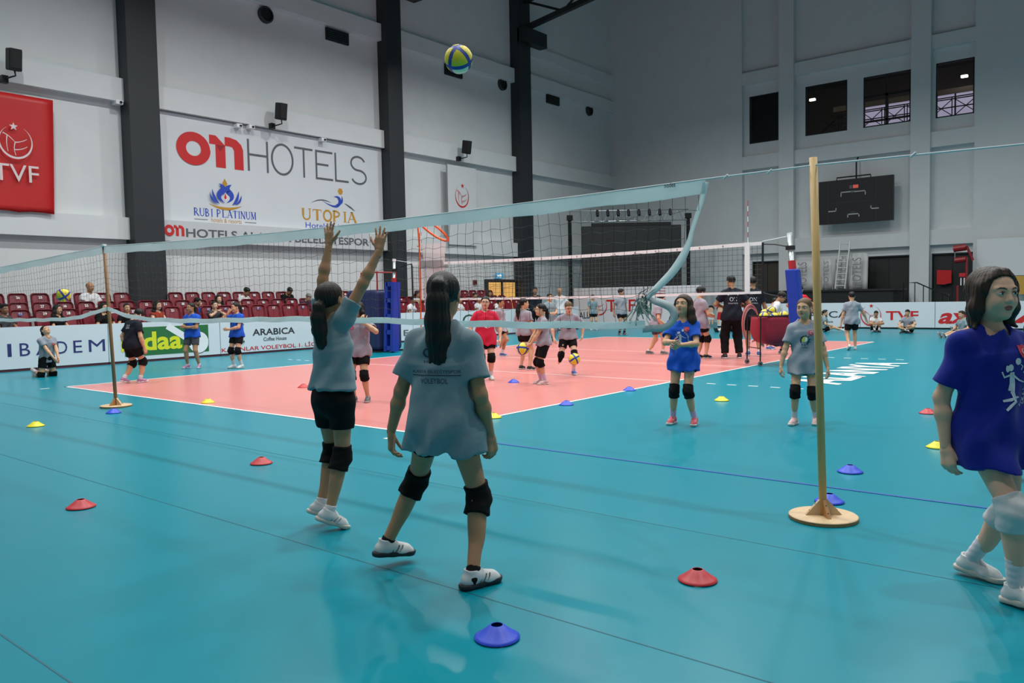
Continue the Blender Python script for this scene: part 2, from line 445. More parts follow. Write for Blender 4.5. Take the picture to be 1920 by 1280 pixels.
tl('O', 868, .40, 893, .86, mat('deep_green', (34, 84, 58), .5), b, .0); tl('N', 896, .40, 917, .86, MATS['deep_green'], b, .0)
b = board_left(px_l(935), px_l(1045), 'perimeter board with cartoon children and red letters')
def kid_print(o, ux, uy, n, bb):
    SK = mat('print_skin', (236, 190, 160), .5); HR = mat('print_hair', (40, 30, 28), .5)
    for dx in (0, .34):
        flat_poly([arc(dx, .62, .13, .15, 0, 360, 16)], o, ux, uy, HR, bb, 'cartoon_print', .004, n)
        flat_poly([arc(dx, .57, .10, .11, 0, 360, 16)], o, ux, uy, SK, bb, 'cartoon_print', .006, n)
        flat_poly([[(dx - .12, .12), (dx + .12, .12), (dx + .08, .46), (dx - .08, .46)]], o, ux, uy, REDP if dx else WHITEP, bb, 'cartoon_print', .005, n)
        flat_poly([[(dx - .08, -.1), (dx - .03, -.1), (dx - .03, .12), (dx - .08, .12)], [(dx + .03, -.1), (dx + .08, -.1), (dx + .08, .12), (dx + .03, .12)]], o, ux, uy, SK, bb, 'cartoon_print', .005, n)
kid_print((px_l(977), LY, .25), (1.3, 0, 0), (0, 0, .95), (0, -1, 0), b)
tl('i', 998, .55, 1004, .92, REDP, b, .05); tl('w', 996, .40, 1005, .58, REDP, b, .03); tl('e', 1007, .40, 1014, .58, REDP, b, .03)
b = board_left(px_l(1045), 23.2, 'short plain perimeter board beside the tall white backdrop')
tl('ALL', 1086, .45, 1106, .75, mat('coffee_print', (52, 54, 58), .5), b)
RX = 26.3
def px_b(px): return at_x(px, 600, RX)[1]
def tb(s, px0, z0, px1, z1, m, bb, bold=.02):
    y0, y1 = px_b(px0), px_b(px1)
    text_on(s, (RX, y0, z0), (0, y1 - y0, 0), (0, 0, z1 - z0), m, bb, bold, nrm=(-1, 0, 0))
b = board_back(8.6, px_b(1395), 'perimeter board with two cartoon children beside the men in black')
kid_print((RX, px_b(1333), .22), (0, -1.25, 0), (0, 0, .95), (-1, 0, 0), b)
b = board_back(px_b(1395), px_b(1613), 'perimeter board with dark lettering behind the walking boy')
tb('ARABICA', 1482, .42, 1590, .68, mat('coffee_print', (52, 54, 58), .5), b, .01)
tb('Coffee House', 1510, .22, 1562, .32, GREYP, b)
b = board_back(px_b(1613), px_b(1753), 'perimeter board with red crescent ball emblem and three red letters')
flat_poly(crescent_ball(), (RX, px_b(1633), .50), (0, -.37, 0), (0, 0, .40), REDP, b, 'emblem', .004, (-1, 0, 0))
flat_poly([star(0, 0, 1)], (RX, px_b(1633.5), .87), (0, -.09, 0), (0, 0, .09), REDP, b, 'emblem', .004, (-1, 0, 0))
tb('TVF', 1661, .33, 1722, .67, REDP, b, .02)
b = board_back(px_b(1753), px_b(1885), 'perimeter board with slanted red letters behind the seated pair')
v, f, _ = text_verts('axa', .03)
mbx = MB(); y0, y1 = px_b(1757), px_b(1836)
mbx.add([(RX - .004, y0 + (q[0] + .12 * q[1]) * (y1 - y0), .20 + q[1] * .40) for q in v], f); mbx.build('lettering', REDP, b)
b = board_back(px_b(1885), -9.0, 'perimeter board with red striped wing emblem at the right edge')
o_ = (RX, px_b(1897), .24)
flat_poly([[(0, 0), (.3, 0), (1.1, .7), (.9, .7)], [(.45, 0), (.75, 0), (1.2, .6), (1.1, .7)]], o_, (0, -1, 0), (0, 0, 1), REDP, b, 'emblem', .004, (-1, 0, 0))

# ---- tall white backdrop in the far corner
bd = thing('backdrop_panel', 'tall white backdrop with red federation letters in the far corner', 'backdrop', (0, 0, 0))
MB().box((25.0, 8.75, .05), (25.08, 15.2, 1.83)).build('panel', mat('backdrop_white', (222, 214, 216), .5), bd)
for y in (9.1, 14.8): MB().box((25.08, y - .03, 0), (25.7, y + .03, .05)).build('stand', BLACKM, bd)
def px_bd(px): return at_x(px, 590, 25.0)[1]
text_on('TVF', (25.0, px_bd(1137), .72), (0, px_bd(1192) - px_bd(1137), 0), (0, 0, .55), REDP, bd, .01, nrm=(-1, 0, 0))
flat_poly(crescent_ball(), (25.0, px_bd(1124), .98), (0, -.42, 0), (0, 0, .42), REDP, bd, 'emblem', .004, (-1, 0, 0))
for ch_, p0_, p1_ in (('K', 1196, 1208), ('U', 1210, 1222)): text_on(ch_, (25.0, px_bd(p0_), .62), (0, px_bd(p1_) - px_bd(p0_), 0), (0, 0, .5), mat('deep_green', (34, 84, 58), .5), bd, .05, nrm=(-1, 0, 0))
for k in range(5):
    flat_poly(band([(0, 0), (.4, .12), (.9, .1)], .06, .02), (25.0, px_bd(1218) - .0, 1.15 + .12 * k), (0, -.9, 0), (0, 0, 1), REDP, bd, 'emblem', .004, (-1, 0, 0))

# ---- big led screen on a truss arch
A = at_d(1090, 423, 38.0); B = at_d(1277, 423, 38.0); A[2] = B[2] = 0
ax = (B - A); wd = np.linalg.norm(ax); ax = ax / wd; an = np.array([ax[1], -ax[0], 0]);  an = an if an @ (CAM - A) > 0 else -an
up = np.array([0, 0, 1.0])
scn = thing('led_screen', 'large black video screen hung under a truss arch in the far corner', 'screen')
SCR = mat('led_tile', (34, 36, 36), 0.5)
z0s, z1s = 1.75, 4.78
nx_, nz_ = 8, 5
tile = MB().box((-.5, -.03, -.5), (.5, .03, .5)).mesh('screen_tile', SCR)
for i in range(nx_):
    for j in range(nz_):
        o = obj('screen_tile', tile, scn); c = A + ax * wd * (i + .5) / nx_ + up * (z0s + (z1s - z0s) * (j + .5) / nz_)
        o.location = c; o.scale = (wd / nx_ * .995, 1, (z1s - z0s) / nz_ * .995); o.rotation_euler = (0, 0, math.atan2(ax[1], ax[0]))
MB().obox((A + B) / 2 - an * .1 + up * 3.3, ax * wd / 2, an * .05, up * 1.45).build('screen_frame', BLACK, scn)
MB().obox((A + B) / 2 + up * 4.85, ax * wd * .4, an * .05, up * .07).build('header_bar', BLACK, scn)
tr = thing('truss_arch', 'thin lighting truss arch with a row of small spotlights over the video screen', 'truss')
P0 = A - ax * .55; P1 = B + ax * .35
for q in (P0, P1):
    MB().tube([q - an * .05, q - an * .05 + up * 5.25], .09, 8).build('leg', BLACKM, tr)
    MB().obox(q - an * .05 + up * 5.2, ax * .14, an * .12, up * .12).build('corner_block', BLACKM, tr)
tb_ = MB()
for dz in (5.0, 5.5):
    tb_.tube([P0 + up * dz, P1 + up * dz], .025, 6)
for i in range(24):
    a = P0 + (P1 - P0) * i / 24; c = P0 + (P1 - P0) * (i + 1) / 24
    tb_.tube([a + up * (5.0 if i % 2 else 5.5), c + up * (5.5 if i % 2 else 5.0)], .012, 5)
tb_.build('truss_beam', GREYM, tr)
for i in range(8):
    q = A + ax * wd * (.16 + i * .104) + up * 5.44 + an * .06
    MB().tube([q + up * .1, q - up * .05 + an * .03, q - up * .2 + an * .1], [.05, .08, .07], 8).build('spotlight', BLACK, tr)

# ---- black stage by the back wall, railing, folded gear
stg = thing('stage', 'long black stage platform along the back wall', 'stage')
MB().box((29.6, 2.35, 0), (31.6, 9.3, 1.45)).build('skirt', mat('stage_skirt', (28, 30, 32), .8, bump=.2, bscale=6, stretch=(1, 12, 1)), stg)
MB().box((29.55, 2.3, 1.45), (31.65, 9.35, 1.53)).build('deck', mat('stage_deck', (24, 25, 26), .6), stg)
rt = thing('stair_railing', 'thin black stair railing beside the dark doorway', 'railing')
rr = MB(); rr.tube([(30, 2.05, 0), (30, 2.05, 1.75), (30, 1.55, 1.75), (30, .35, 1.15), (30, .35, 0)], .025, 6)
rr.build('rail', BLACKM, rt)
for y in (1.62, 1.3, .95, .6): MB().tube([(30, y, 0), (30, y, 1.75 - max(0, (1.55 - y)) * .5)], .018, 6).build('baluster', BLACKM, rt)

# ---- rolled hotel banners and ladder leaning on the wall
BAN = mat('roll_banner', (196, 198, 198), .6, var=.03)
for k, (pxa, pxb, zt) in enumerate(((1488, 1526, 2.95), (1541, 1562, 2.95), (1563, 1588, 3.0), (1590, 1628, 3.05))):
    t = thing('rolled_banner', ['crumpled hotel banner standing beside the blue padded post', 'hotel banner sheet just right of the near wooden pole', 'hotel banner sheet behind the leaning ladder', 'hotel banner sheet standing beside the black doorway'][k], 'banner', (0, 0, 0), 0, 'hotel banners on the stage')
    y0 = at_x(pxa, 500, 31.3)[1]; y1 = at_x(pxb, 500, 31.3)[1]
    n = 10; vs = []; fs = []
    for i in range(n + 1):
        for j in range(5):
            y = y0 + (y1 - y0) * i / n; z = 1.53 + (zt - 1.53) * j / 4 * (1 - .06 * math.sin(3 * i / n + k))
            vs.append((31.25 + .09 * math.sin(i * .9 + k) + .12 * (j / 4), y + .05 * j / 4 * math.sin(k * 2.1), z))
    for i in range(n):
        for j in range(4): fs.append((i*5+j, i*5+j+1, (i+1)*5+j+1, (i+1)*5+j))
    me = MB().add(vs, fs); o = me.build('sheet', BAN, t, True)
    md = o.modifiers.new('th', 'SOLIDIFY'); md.thickness = .01
    tt = text_verts('HOTELS', 0.0); mb_ = MB(); ym = (y0 + y1) / 2
    hw = abs(y1 - y0) * .22
    mb_.add([(31.10, ym + hw * (q[1] * 2 - 1), 1.62 + q[0] * (zt - 1.75)) for q in tt[0]], tt[1])
    mb_.build('lettering', mat('faded_print', (126, 128, 134), .6), t)
lad = thing('ladder', 'pale aluminium ladder leaning against the banners on the stage', 'ladder')
ALU = mat('aluminium', (205, 208, 208), .35, metal=.4)
La = [at_x(1576, 452, 31.0), at_x(1566, 533, 30.7)]; Lb = [at_x(1594, 452, 31.0), at_x(1584, 533, 30.7)]
for q in (La, Lb): q[1][2] = 1.57; MB().tube(q, .035, 6).build('stile', ALU, lad)
for i in range(8):
    t_ = .06 + i * .125
    MB().tube([La[0] * (1 - t_) + La[1] * t_, Lb[0] * (1 - t_) + Lb[1] * t_], .02, 6).build('rung', ALU, lad)
# ---- red folded gear in front of the far door, red cloth, white panel
rs = thing('red_equipment_stand', 'red folded equipment stand in front of the far dark door', 'equipment')
REDM = mat('red_enamel', (150, 24, 30), .4)
bs = at_x(1805, 560, 31.0); yy = bs[1]
MB().box((30.7, yy - .35, 0), (31.3, yy + .35, .1)).build('base', REDM, rs)
MB().box((30.95, yy - .16, .1), (31.08, yy - .1, 2.75)).build('mast', REDM, rs)
MB().box((30.95, yy + .16, .1), (31.08, yy + .22, 1.6)).build('mast', REDM, rs)
MB().tube([(31, yy + .35, 3.1), (31, yy - .1, 3.15)], .14, 10).build('roller', REDM, rs)
MB().tube([(31, yy + .3, 2.62), (31, yy - .1, 2.66)], .12, 10).build('roller', REDM, rs)
MB().tube([(31, yy + .3, 3.1), (31, yy + .3, 2.62)], .02, 6).build('link', GREYM, rs)
MB().tube([(31, yy - .12, 3.2), (31, yy - .35, 2.6)], .05, 6).build('arm', REDM, rs)
MB().box((30.9, yy - .1, 1.95), (31.0, yy + .12, 2.1)).build('label_plate', REDP, rs)
for dy in (-.06, .06): MB().box((30.93, yy + dy - .02, 1.6), (30.97, yy + dy + .02, 1.9)).build('strap', WHITEP, rs)
MB().box((30.75, yy - .65, 1.5), (30.9, yy - .4, 2.0)).build('pad', REDM, rs); MB().box((30.8, yy - .5, 1.6), (30.95, yy - .14, 1.7)).build('arm', REDM, rs)
ch = thing('red_cloth', 'bright red cloth hung on the far dark door', 'cloth')
q = at_x(1757, 506, 32.2); q2 = at_x(1784, 533, 32.2)
MB().prism([(0, .04), (.5, 0), (1, .1), (1, .95), (0, 1)], (32.2, q[1], q2[2]), (0, q2[1] - q[1], 0), (0, 0, q[2] - q2[2]), (-1, 0, 0), .03).build('sheet', mat('red_fabric', (196, 22, 30), .7), ch)
wp = thing('white_backboard', 'large white board with wooden lower edge at the right edge', 'backboard')
q = at_x(1832, 450, 31.45)
MB().box((31.45, -6.5, 1.95), (31.55, q[1], 3.46)).build('board', mat('board_paint', (218, 220, 222), .5), wp)
MB().box((31.45, -6.5, 1.2), (31.55, at_x(1898, 540, 31)[1], 1.93)).build('lower_edge', mat('pine_board', (205, 160, 70), .55, var=.08, vscale=6), wp)
for y in (-6.2, -1.2): MB().box((31.55, y - .05, 0), (31.65, y + .05, 3.4)).build('leg', BLACKM, wp)

# ---- scoreboard
sb = thing('scoreboard', 'wide black electronic scoreboard on the back wall between pilasters', 'scoreboard')
MB().box((31.55, 2.85, 4.51), (31.75, 6.02, 6.46)).build('case', mat('scoreboard_black', (20, 21, 25), .4), sb)
for y in (3.55, 5.6): MB().box((31.545, y - .012, 4.53), (31.56, y + .012, 6.44)).build('panel_joint', mat('joint', (44, 46, 50), .4), sb)
MB().box((31.545, 3.55, 5.43), (31.56, 5.6, 5.45)).build('panel_joint', MATS['joint'], sb)
LG = mat('scoreboard_line', (170, 174, 178), .5)
def sline(y0, z0, y1, z1):
    MB().box((31.54, min(y0, y1) - .018, min(z0, z1) - .018), (31.56, max(y0, y1) + .018, max(z0, z1) + .018)).build('marking', LG, sb)
def sp(px, py): q = at_x(px, py, 31.55); return q[1], q[2]
def sl(a, c): sline(*sp(*a), *sp(*c))
for a, c in (((1577, 361), (1594, 359)), ((1604, 359), (1622.5, 357)), ((1577, 361), (1577, 368)), ((1622.5, 357), (1622.5, 364)), ((1554, 397), (1567.5, 395.5)), ((1567.5, 395.5), (1567.5, 391)), ((1633, 391), (1647, 389.5)), ((1633, 391), (1633, 386)), ((1589.5, 402), (1610.5, 400)), ((1589.5, 402), (1589.5, 407)), ((1610.5, 400), (1610.5, 405))): sl(a, c)
q = sp(1598, 350); MB().box((31.535, q[0] - .0, q[1] - .07), (31.56, q[0] + .12, q[1] + .07)).build('badge', GREYP, sb); MB().box((31.535, q[0] - .26, q[1] - .07), (31.56, q[0] - .03, q[1] + .08)).build('badge', mat('badge_red', (220, 90, 80), .5, emit=.3), sb)
q = sp(1594.5, 361); q2 = sp(1604, 357); text_on('TIME', (31.545, q[0], q[1]), (0, q2[0] - q[0], 0), (0, 0, q2[1] - q[1]), LG, sb, nrm=(-1, 0, 0))
q = sp(1594, 400); q2 = sp(1604, 396); text_on('SET', (31.545, q[0], q[1]), (0, q2[0] - q[0], 0), (0, 0, q2[1] - q[1]), GREYP, sb, nrm=(-1, 0, 0))
MB().tube([(31.8, 4.45, 6.46), (31.8, 4.45, 7.2), (32.05, 4.45, 7.45)], .035, 6).build('hanger', BLACKM, sb)
MB().tube([(31.65, 3.8, 6.46), (31.65, 3.8, 6.58), (31.65, 5.25, 6.58), (31.65, 5.25, 6.46)], .03, 6).build('bracket', BLACKM, sb)
MB().box((31.7, 3.6, 4.6), (32.2, 5.3, 6.2)).build('wall_mount', BLACKM, sb)

# ================================================================== left wall banners, speakers, vents
fl = thing('red_flag_banner', 'large red banner with white crescent ball emblem and letters', 'banner')
n, m_ = 14, 20; vs = []; fs = []
X0, X1, Z0, Z1 = -.9, 3.24, 3.96, 7.02
for i in range(n + 1):
    for j in range(m_ + 1):
        u, t_ = i / n, j / m_
        x = X0 + (X1 - X0) * u - .12 * (1 - t_) * u
        vs.append((x, 17.13 + .03 * math.sin(u * 9 + t_ * 2) * (1 - t_) - .05 * (1 - t_), Z0 + (Z1 - Z0) * t_ + (.02 * math.sin(u * 30) if j == 0 else 0)))
for i in range(n):
    for j in range(m_): a = i*(m_+1)+j; fs.append((a, a+m_+1, a+m_+2, a+1))
o = MB().add(vs, fs).build('cloth', mat('flag_red', (190, 26, 28), .45, var=.05, vscale=2, bump=.1, bscale=3), fl, True)
o.modifiers.new('th', 'SOLIDIFY').thickness = .012
ec = at_y(29, 267, 17.03); ey = 17.03
PRW = mat('flag_white', (222, 205, 205), .6)
flat_poly(crescent_ball(), (ec[0], ey, ec[2]), (.40, 0, 0), (0, 0, .43), PRW, fl, 'emblem', .01, (0, -1, 0))
q = at_y(25, 237, ey); flat_poly([star(0, 0, 1)], (q[0], ey, q[2]), (.11, 0, 0), (0, 0, .11), PRW, fl, 'emblem', .01, (0, -1, 0))
q = at_y(-12, 345, ey); q2 = at_y(74, 349, ey); text_on('TVF', (q[0], ey, 4.73), (q2[0] - q[0], 0, 0), (0, 0, .44), PRW, fl, .0, lift=.002, nrm=(0, -1, 0))

# big sponsor banner
BY = 17.36
hb = thing('sponsor_banner', 'huge white hotel sponsor banner between the two dark columns', 'banner')
MB().box((6.12, BY, 4.02), (15.18, BY + .05, 7.30)).build('sheet', mat('banner_white', (208, 212, 216), .55, var=.015, vscale=1), hb)
def on_by(px, py, Y=BY): q = at_y(px, py, Y); return q[0], q[2]
def txt_by(s, px0, py0, px1, py1, m, bb, bold=0.0, Y=BY):
    """lower left and upper right picture corners on the wall plane"""
    x0, z0 = on_by(px0, py0, Y); x1, z1 = on_by(px1, py1, Y)
    text_on(s, (x0, Y, z0), (x1 - x0, 0, 0), (0, 0, z1 - z0), m, bb, bold, nrm=(0, -1, 0))
def on_logo(x0, z0, x1, z1, Y, bb):
    """red round 'on' mark: ring plus an n made of two cut stems"""
    W, Hh = x1 - x0, z1 - z0; o = (x0, Y, z0); ux = (W, 0, 0); uy = (0, 0, Hh)
    ring = []
    for i in range(36):
        a0, a1 = 2*PI*i/36, 2*PI*(i+1)/36
        ring.append([(.245 + .245*math.cos(a0), .5 + .5*math.sin(a0)), (.245 + .245*math.cos(a1), .5 + .5*math.sin(a1)), (.245 + .108*math.cos(a1), .5 + .225*math.sin(a1)), (.245 + .108*math.cos(a0), .5 + .225*math.sin(a0))])
    flat_poly(ring, o, ux, uy, REDP, bb, 'emblem', .004, (0, -1, 0))
    s1 = [(.48, .72), (.48, 1.0), (.58, 1.0), (.72, .72), (.72, .02), (.57, .02), (.57, .72)]
    s2 = [(.715, .72), (.715, 1.0), (.80, 1.0), (.90, .95), (.97, .82), (1.0, .66), (1.0, .02), (.855, .02), (.855, .60), (.83, .70), (.79, .72)]
    for s_ in (s1, s2):
        mb = MB(); mb.add([(x0 + a*W, Y - .005, z0 + c*Hh) for a, c in s_], [tuple(range(len(s_)))]); mb.build('emblem', REDP, bb)
    flat_poly([[(.58, .72), (.72, .72), (.64, .52)]], o, ux, uy, mat('red_shade_print', (150, 24, 30), .5), bb, 'emblem', .006, (0, -1, 0))
x0, _ = on_by(330, 275); x1, _ = on_by(456, 290)
on_logo(x0, 5.79, x1, 6.82, BY, hb)
# HOTELS in thin drawn strokes
def stroke_text(strokes, o, W, Hh, m, bb, wd_, name='lettering'):
    pl = []
    for s_ in strokes: pl += band(s_, wd_, wd_)
    mb = MB()
    for k, p_ in enumerate(pl):
        mb.add([(o[0] + a, o[1] - .005 - .0001*(k % 9), o[2] + c) for a, c in p_], [tuple(range(len(p_)))])
    return mb.build(name, m, bb)
lets = {'H': (464, 504), 'O': (508, 551), 'T': (552, 587), 'E': (591, 624), 'L': (627, 653), 'S': (656, 687)}
zb, zt = 5.83, 6.88
for L, (a, c) in lets.items():
    xa, _ = on_by(a, 300); xb, _ = on_by(c, 320); W = xb - xa; Hh = zt - zb; e = .04
    S = {'H': [[(e, 0), (e, Hh)], [(W - e, 0), (W - e, Hh)], [(e, Hh*.52), (W - e, Hh*.52)]],
         'O': [arc(W/2, Hh/2, W/2 - e, Hh/2 - e*.4, 0, 360, 40)],
         'T': [[(0, Hh - e), (W, Hh - e)], [(W/2, 0), (W/2, Hh)]],
         'E': [[(e, 0), (e, Hh)], [(e, Hh - e), (W, Hh - e)], [(e, e), (W, e)], [(e, Hh*.52), (W*.75, Hh*.52)]],
         'L': [[(e, 0), (e, Hh)], [(e, e), (W, e)]],
         'S': [arc(W*.48, Hh*.74, W*.42, Hh*.24, 20, 270, 20) + arc(W*.52, Hh*.26, W*.44, Hh*.24, 90, -160, 20)]}[L]
    stroke_text(S, (xa, BY, zb), W, Hh, GREYP, hb, .075)
# serif capitals
SERIF = {'R': [([(.1, 0), (.1, 1)], .16), (arc(.1, .74, .55, .26, 90, -90, 12), .10), ([(.35, .48), (.95, 0)], .15)],
 'U': [([(.1, 1), (.1, .35)], .16), (arc(.47, .35, .37, .33, 180, 360, 14), .10), ([(.84, .35), (.84, 1)], .08)],
 'B': [([(.1, 0), (.1, 1)], .16), (arc(.1, .76, .5, .24, 90, -90, 12), .11), (arc(.1, .26, .62, .26, 90, -90, 12), .12)],
 'I': [([(.5, 0), (.5, 1)], .32)], 'P': [([(.1, 0), (.1, 1)], .16), (arc(.1, .72, .62, .28, 90, -90, 12), .11)],
 'L': [([(.15, 0), (.15, 1)], .17), ([(.15, .03), (.95, .03), (.95, .25)], .06)],
 'A': [([(0, 0), (.45, 1)], .07), ([(.45, 1), (.95, 0)], .17), ([(.18, .35), (.75, .35)], .05)],
 'T': [([(.5, 0), (.5, 1)], .17), ([(.02, .78), (.02, .97), (.98, .97), (.98, .78)], .06)],
 'N': [([(.1, 0), (.1, 1)], .07), ([(.1, 1), (.85, 0)], .16), ([(.85, 0), (.85, 1)], .07)],
 'M': [([(.08, 0), (.12, 1)], .06), ([(.12, 1), (.48, .05)], .13), ([(.48, .05), (.85, 1)], .06), ([(.85, 1), (.88, 0)], .13)],
 'O': [(arc(.5, .5, .44, .48, 0, 360, 28), .13)]}
def serif_text(s, x0, x1, z0, z1, m, bb, Y=BY):
    wts = [(.42 if c == 'I' else (.5 if c == ' ' else (1.15 if c == 'M' else 1.0))) for c in s]; tot = sum(wts) + .18 * (len(s) - 1); x = x0; un = (x1 - x0) / tot
    mb = MB(); k = 0
    for c, wt in zip(s, wts):
        if c != ' ':
            W = wt * un; Hh = z1 - z0
            for pts, wd_ in SERIF[c]:
                P = [(a * W, d * Hh) for a, d in pts]
                for pl in band(P, wd_ * W * 1.45):
                    k += 1; mb.add([(x + a, Y - .004 - .0001 * (k % 9), z0 + d) for a, d in pl], [tuple(range(4))])
                for (a, d) in (pts[0], pts[-1]):
                    if d in (0, 1) and c not in 'O':
                        s_ = .16 * W if c != 'I' else .5 * W
                        k += 1; mb.add([(x + a*W - s_, Y - .0052, z0 + d*Hh - (.0 if d == 0 else .03*Hh)), (x + a*W + s_, Y - .0052, z0 + d*Hh - (.0 if d == 0 else .03*Hh)), (x + a*W + s_, Y - .0052, z0 + d*Hh + (.04*Hh if d == 0 else 0.02*Hh)), (x + a*W - s_, Y - .0052, z0 + d*Hh + (.04*Hh if d == 0 else .02*Hh))], [(0, 1, 2, 3)])
        x += (wt + .18) * un
    return mb.build('lettering', m, bb)
xa, _ = on_by(364, 400); xb, _ = on_by(480, 405)
serif_text('RUBI PLATINUM', xa, xb, 4.22, 4.46, BLUEP, hb)
xc, _ = on_by(396, 412); xd, _ = on_by(453, 416)
text_on('hotels & resorts', (xc, BY, 4.05), (xd - xc, 0, 0), (0, 0, .14), GOLDP, hb, 0, nrm=(0, -1, 0))
flat_poly(band([(xa, 4.11), (xc - .12, 4.11)], .02) + band([(xd + .12, 4.11), (xb, 4.11)], .02), (0, BY, 0), (1, 0, 0), (0, 0, 1), GREYP, hb, 'emblem', .004, (0, -1, 0))
# tulip crown
cx, cz = on_by(422, 363)
def mir(path): return [(-a, c) for a, c in path]
def petal(path, wmax):
    q = []; n = len(path)
    L, Rr = [], []
    for i in range(n):
        a = np.array(path[max(i-1, 0)]); c = np.array(path[min(i+1, n-1)]); t = c - a; t = t/(np.linalg.norm(t)+1e-9); nn = np.array([-t[1], t[0]]); w_ = wmax*math.sin(PI*min(1, (i+.3)/(n-.4)))
        L.append(tuple(np.array(path[i])+nn*w_)); Rr.append(tuple(np.array(path[i])-nn*w_))
    return [[Rr[i], Rr[i+1], L[i+1], L[i]] for i in range(n-1)]
def bez(a, b_, c, n=14): a, b_, c = map(np.array, (a, b_, c)); return [tuple((1-t)**2*a + 2*t*(1-t)*b_ + t*t*c) for t in np.linspace(0, 1, n)]
tul = []
for sgn in (1, -1):
    f_ = (lambda P: P) if sgn == 1 else mir
    tul += petal(f_(bez((.05, -.42), (.52, -.15), (.12, .12)) + bez((.12, .12), (.05, .3), (.30, .42))), .13)
    tul += petal(f_(bez((.30, -.48), (.55, -.35), (.62, .15))), .06)
    tul += petal(f_(bez((.42, -.46), (.68, -.38), (.74, -.02))), .045)
flat_poly(tul, (cx, BY, cz), (.78, 0, 0), (0, 0, .72), BLUEP, hb, 'emblem', .004, (0, -1, 0))
flat_poly([[(-.12, .45), (0, .22), (.12, .45), (0, .68)]], (cx, BY, cz), (.78, 0, 0), (0, 0, .72), GOLDP, hb, 'emblem', .006, (0, -1, 0)); flat_poly(petal(bez((-.74, -.5), (0, -.85), (.74, -.5)), .06), (cx, BY, cz), (.78, 0, 0), (0, 0, .72), GOLDP, hb, 'emblem', .006, (0, -1, 0))
flat_poly([[(0, .12), (-.07, -.1), (-.09, -.22), (0, -.33), (.09, -.22), (.07, -.1)]], (cx, BY, cz), (.78, 0, 0), (0, 0, .72), WHITEP, hb, 'emblem', .012, (0, -1, 0))
flat_poly([[(0, .02), (-.05, -.13), (-.06, -.2), (0, -.27), (.06, -.2), (.05, -.13)]], (cx, BY, cz), (.78, 0, 0), (0, 0, .72), REDP, hb, 'emblem', .014, (0, -1, 0))
xa, za = on_by(567, 413); xb, _ = on_by(668, 415)
serif_text('UTOPIA', xa, xb, 4.36, 4.75, GOLDP, hb)
q0, _ = on_by(573, 425); q1, _ = on_by(664, 428)
text_on('Hotels & Villas', (q0, BY, 4.07), (q1 - q0, 0, 0), (0, 0, .2), BLUEP, hb, 0, nrm=(0, -1, 0))
wx, wz = on_by(625, 378)
flat_poly(petal(bez((-.55, .0), (.25, -.45), (.33, .05)) + bez((.33, .05), (.3, .3), (.02, .22)), .07) + petal(bez((.1, -.12), (.52, -.1), (.42, .3)), .05), (wx, BY, wz), (.9, 0, 0), (0, 0, .8), BLUEP, hb, 'emblem', .004, (0, -1, 0))
flat_poly(petal(bez((-1.0, -.12), (-.55, .12), (-.1, -.05)), .02) + petal(bez((.5, -.02), (.75, -.12), (1.0, -.28)), .025), (wx, BY, wz), (1, 0, 0), (0, 0, 1), GREYP, hb, 'emblem', .004, (0, -1, 0))
sx, sz = on_by(638, 359); flat_poly([arc(0, 0, .12, .13, 0, 360, 6)], (sx, BY, sz), (1, 0, 0), (0, 0, 1), GOLDP, hb, 'emblem', .004, (0, -1, 0))
# long lower strip on the beam
sr = thing('sponsor_strip', 'long pale lettered strip fixed on the lower beam under the sponsor banner', 'banner')
MB().box((6.12, 17.15, 3.37), (15.18, 17.19, 4.0)).build('sheet', mat('strip_white', (196, 199, 202), .55), sr)
xa, _ = on_by(308, 440, 17.15); xb, _ = on_by(346, 442, 17.15)
on_logo(xa, 3.52, xb, 3.86, 17.15, sr)
xa, _ = on_by(349, 440, 17.15); xb, _ = on_by(692, 460, 17.15)
text_on('HOTELS ALANYA BELEDİYESPOR', (xa, 17.15, 3.51), (xb - xa, 0, 0), (0, 0, .36), GREYP, sr, .022, nrm=(0, -1, 0))
xa, _ = on_by(708, 455, 17.15)
flat_poly([star(0, .5, .5, 80)] + band(arc(0, .3, .95, .9, 150, 380, 16), .3, .5), (xa, 17.15, 3.62), (.17, 0, 0), (0, 0, .2), REDP, sr, 'emblem', .004, (0, -1, 0))
# white federation banner
wf = thing('white_flag_banner', 'white hanging banner with red crescent ball emblem near the third column', 'banner')
MB().box((18.6, 17.1, 3.75), (20.4, 17.13, 7.1)).build('cloth', mat('flag_cloth_white', (205, 208, 210), .6, var=.02), wf)
MB().tube([(18.55, 17.1, 3.6), (18.55, 17.1, 7.15)], .03, 6).build('edge_rod', GREYM, wf)
q = at_y(866, 368, 17.1)
flat_poly(crescent_ball(), (q[0], 17.1, q[2]), (.42, 0, 0), (0, 0, .48), REDP, wf, 'emblem', .004, (0, -1, 0))
q = at_y(867, 348.5, 17.1); flat_poly([star(0, 0, 1)], (q[0], 17.1, q[2]), (.12, 0, 0), (0, 0, .12), REDP, wf, 'emblem', .004, (0, -1, 0))
q = at_y(849, 415, 17.1); q2 = at_y(882, 403, 17.1); text_on('TVF', (q[0], 17.1, q[2]), (q2[0] - q[0], 0, 0), (0, 0, .33), REDP, wf, .02, nrm=(0, -1, 0))
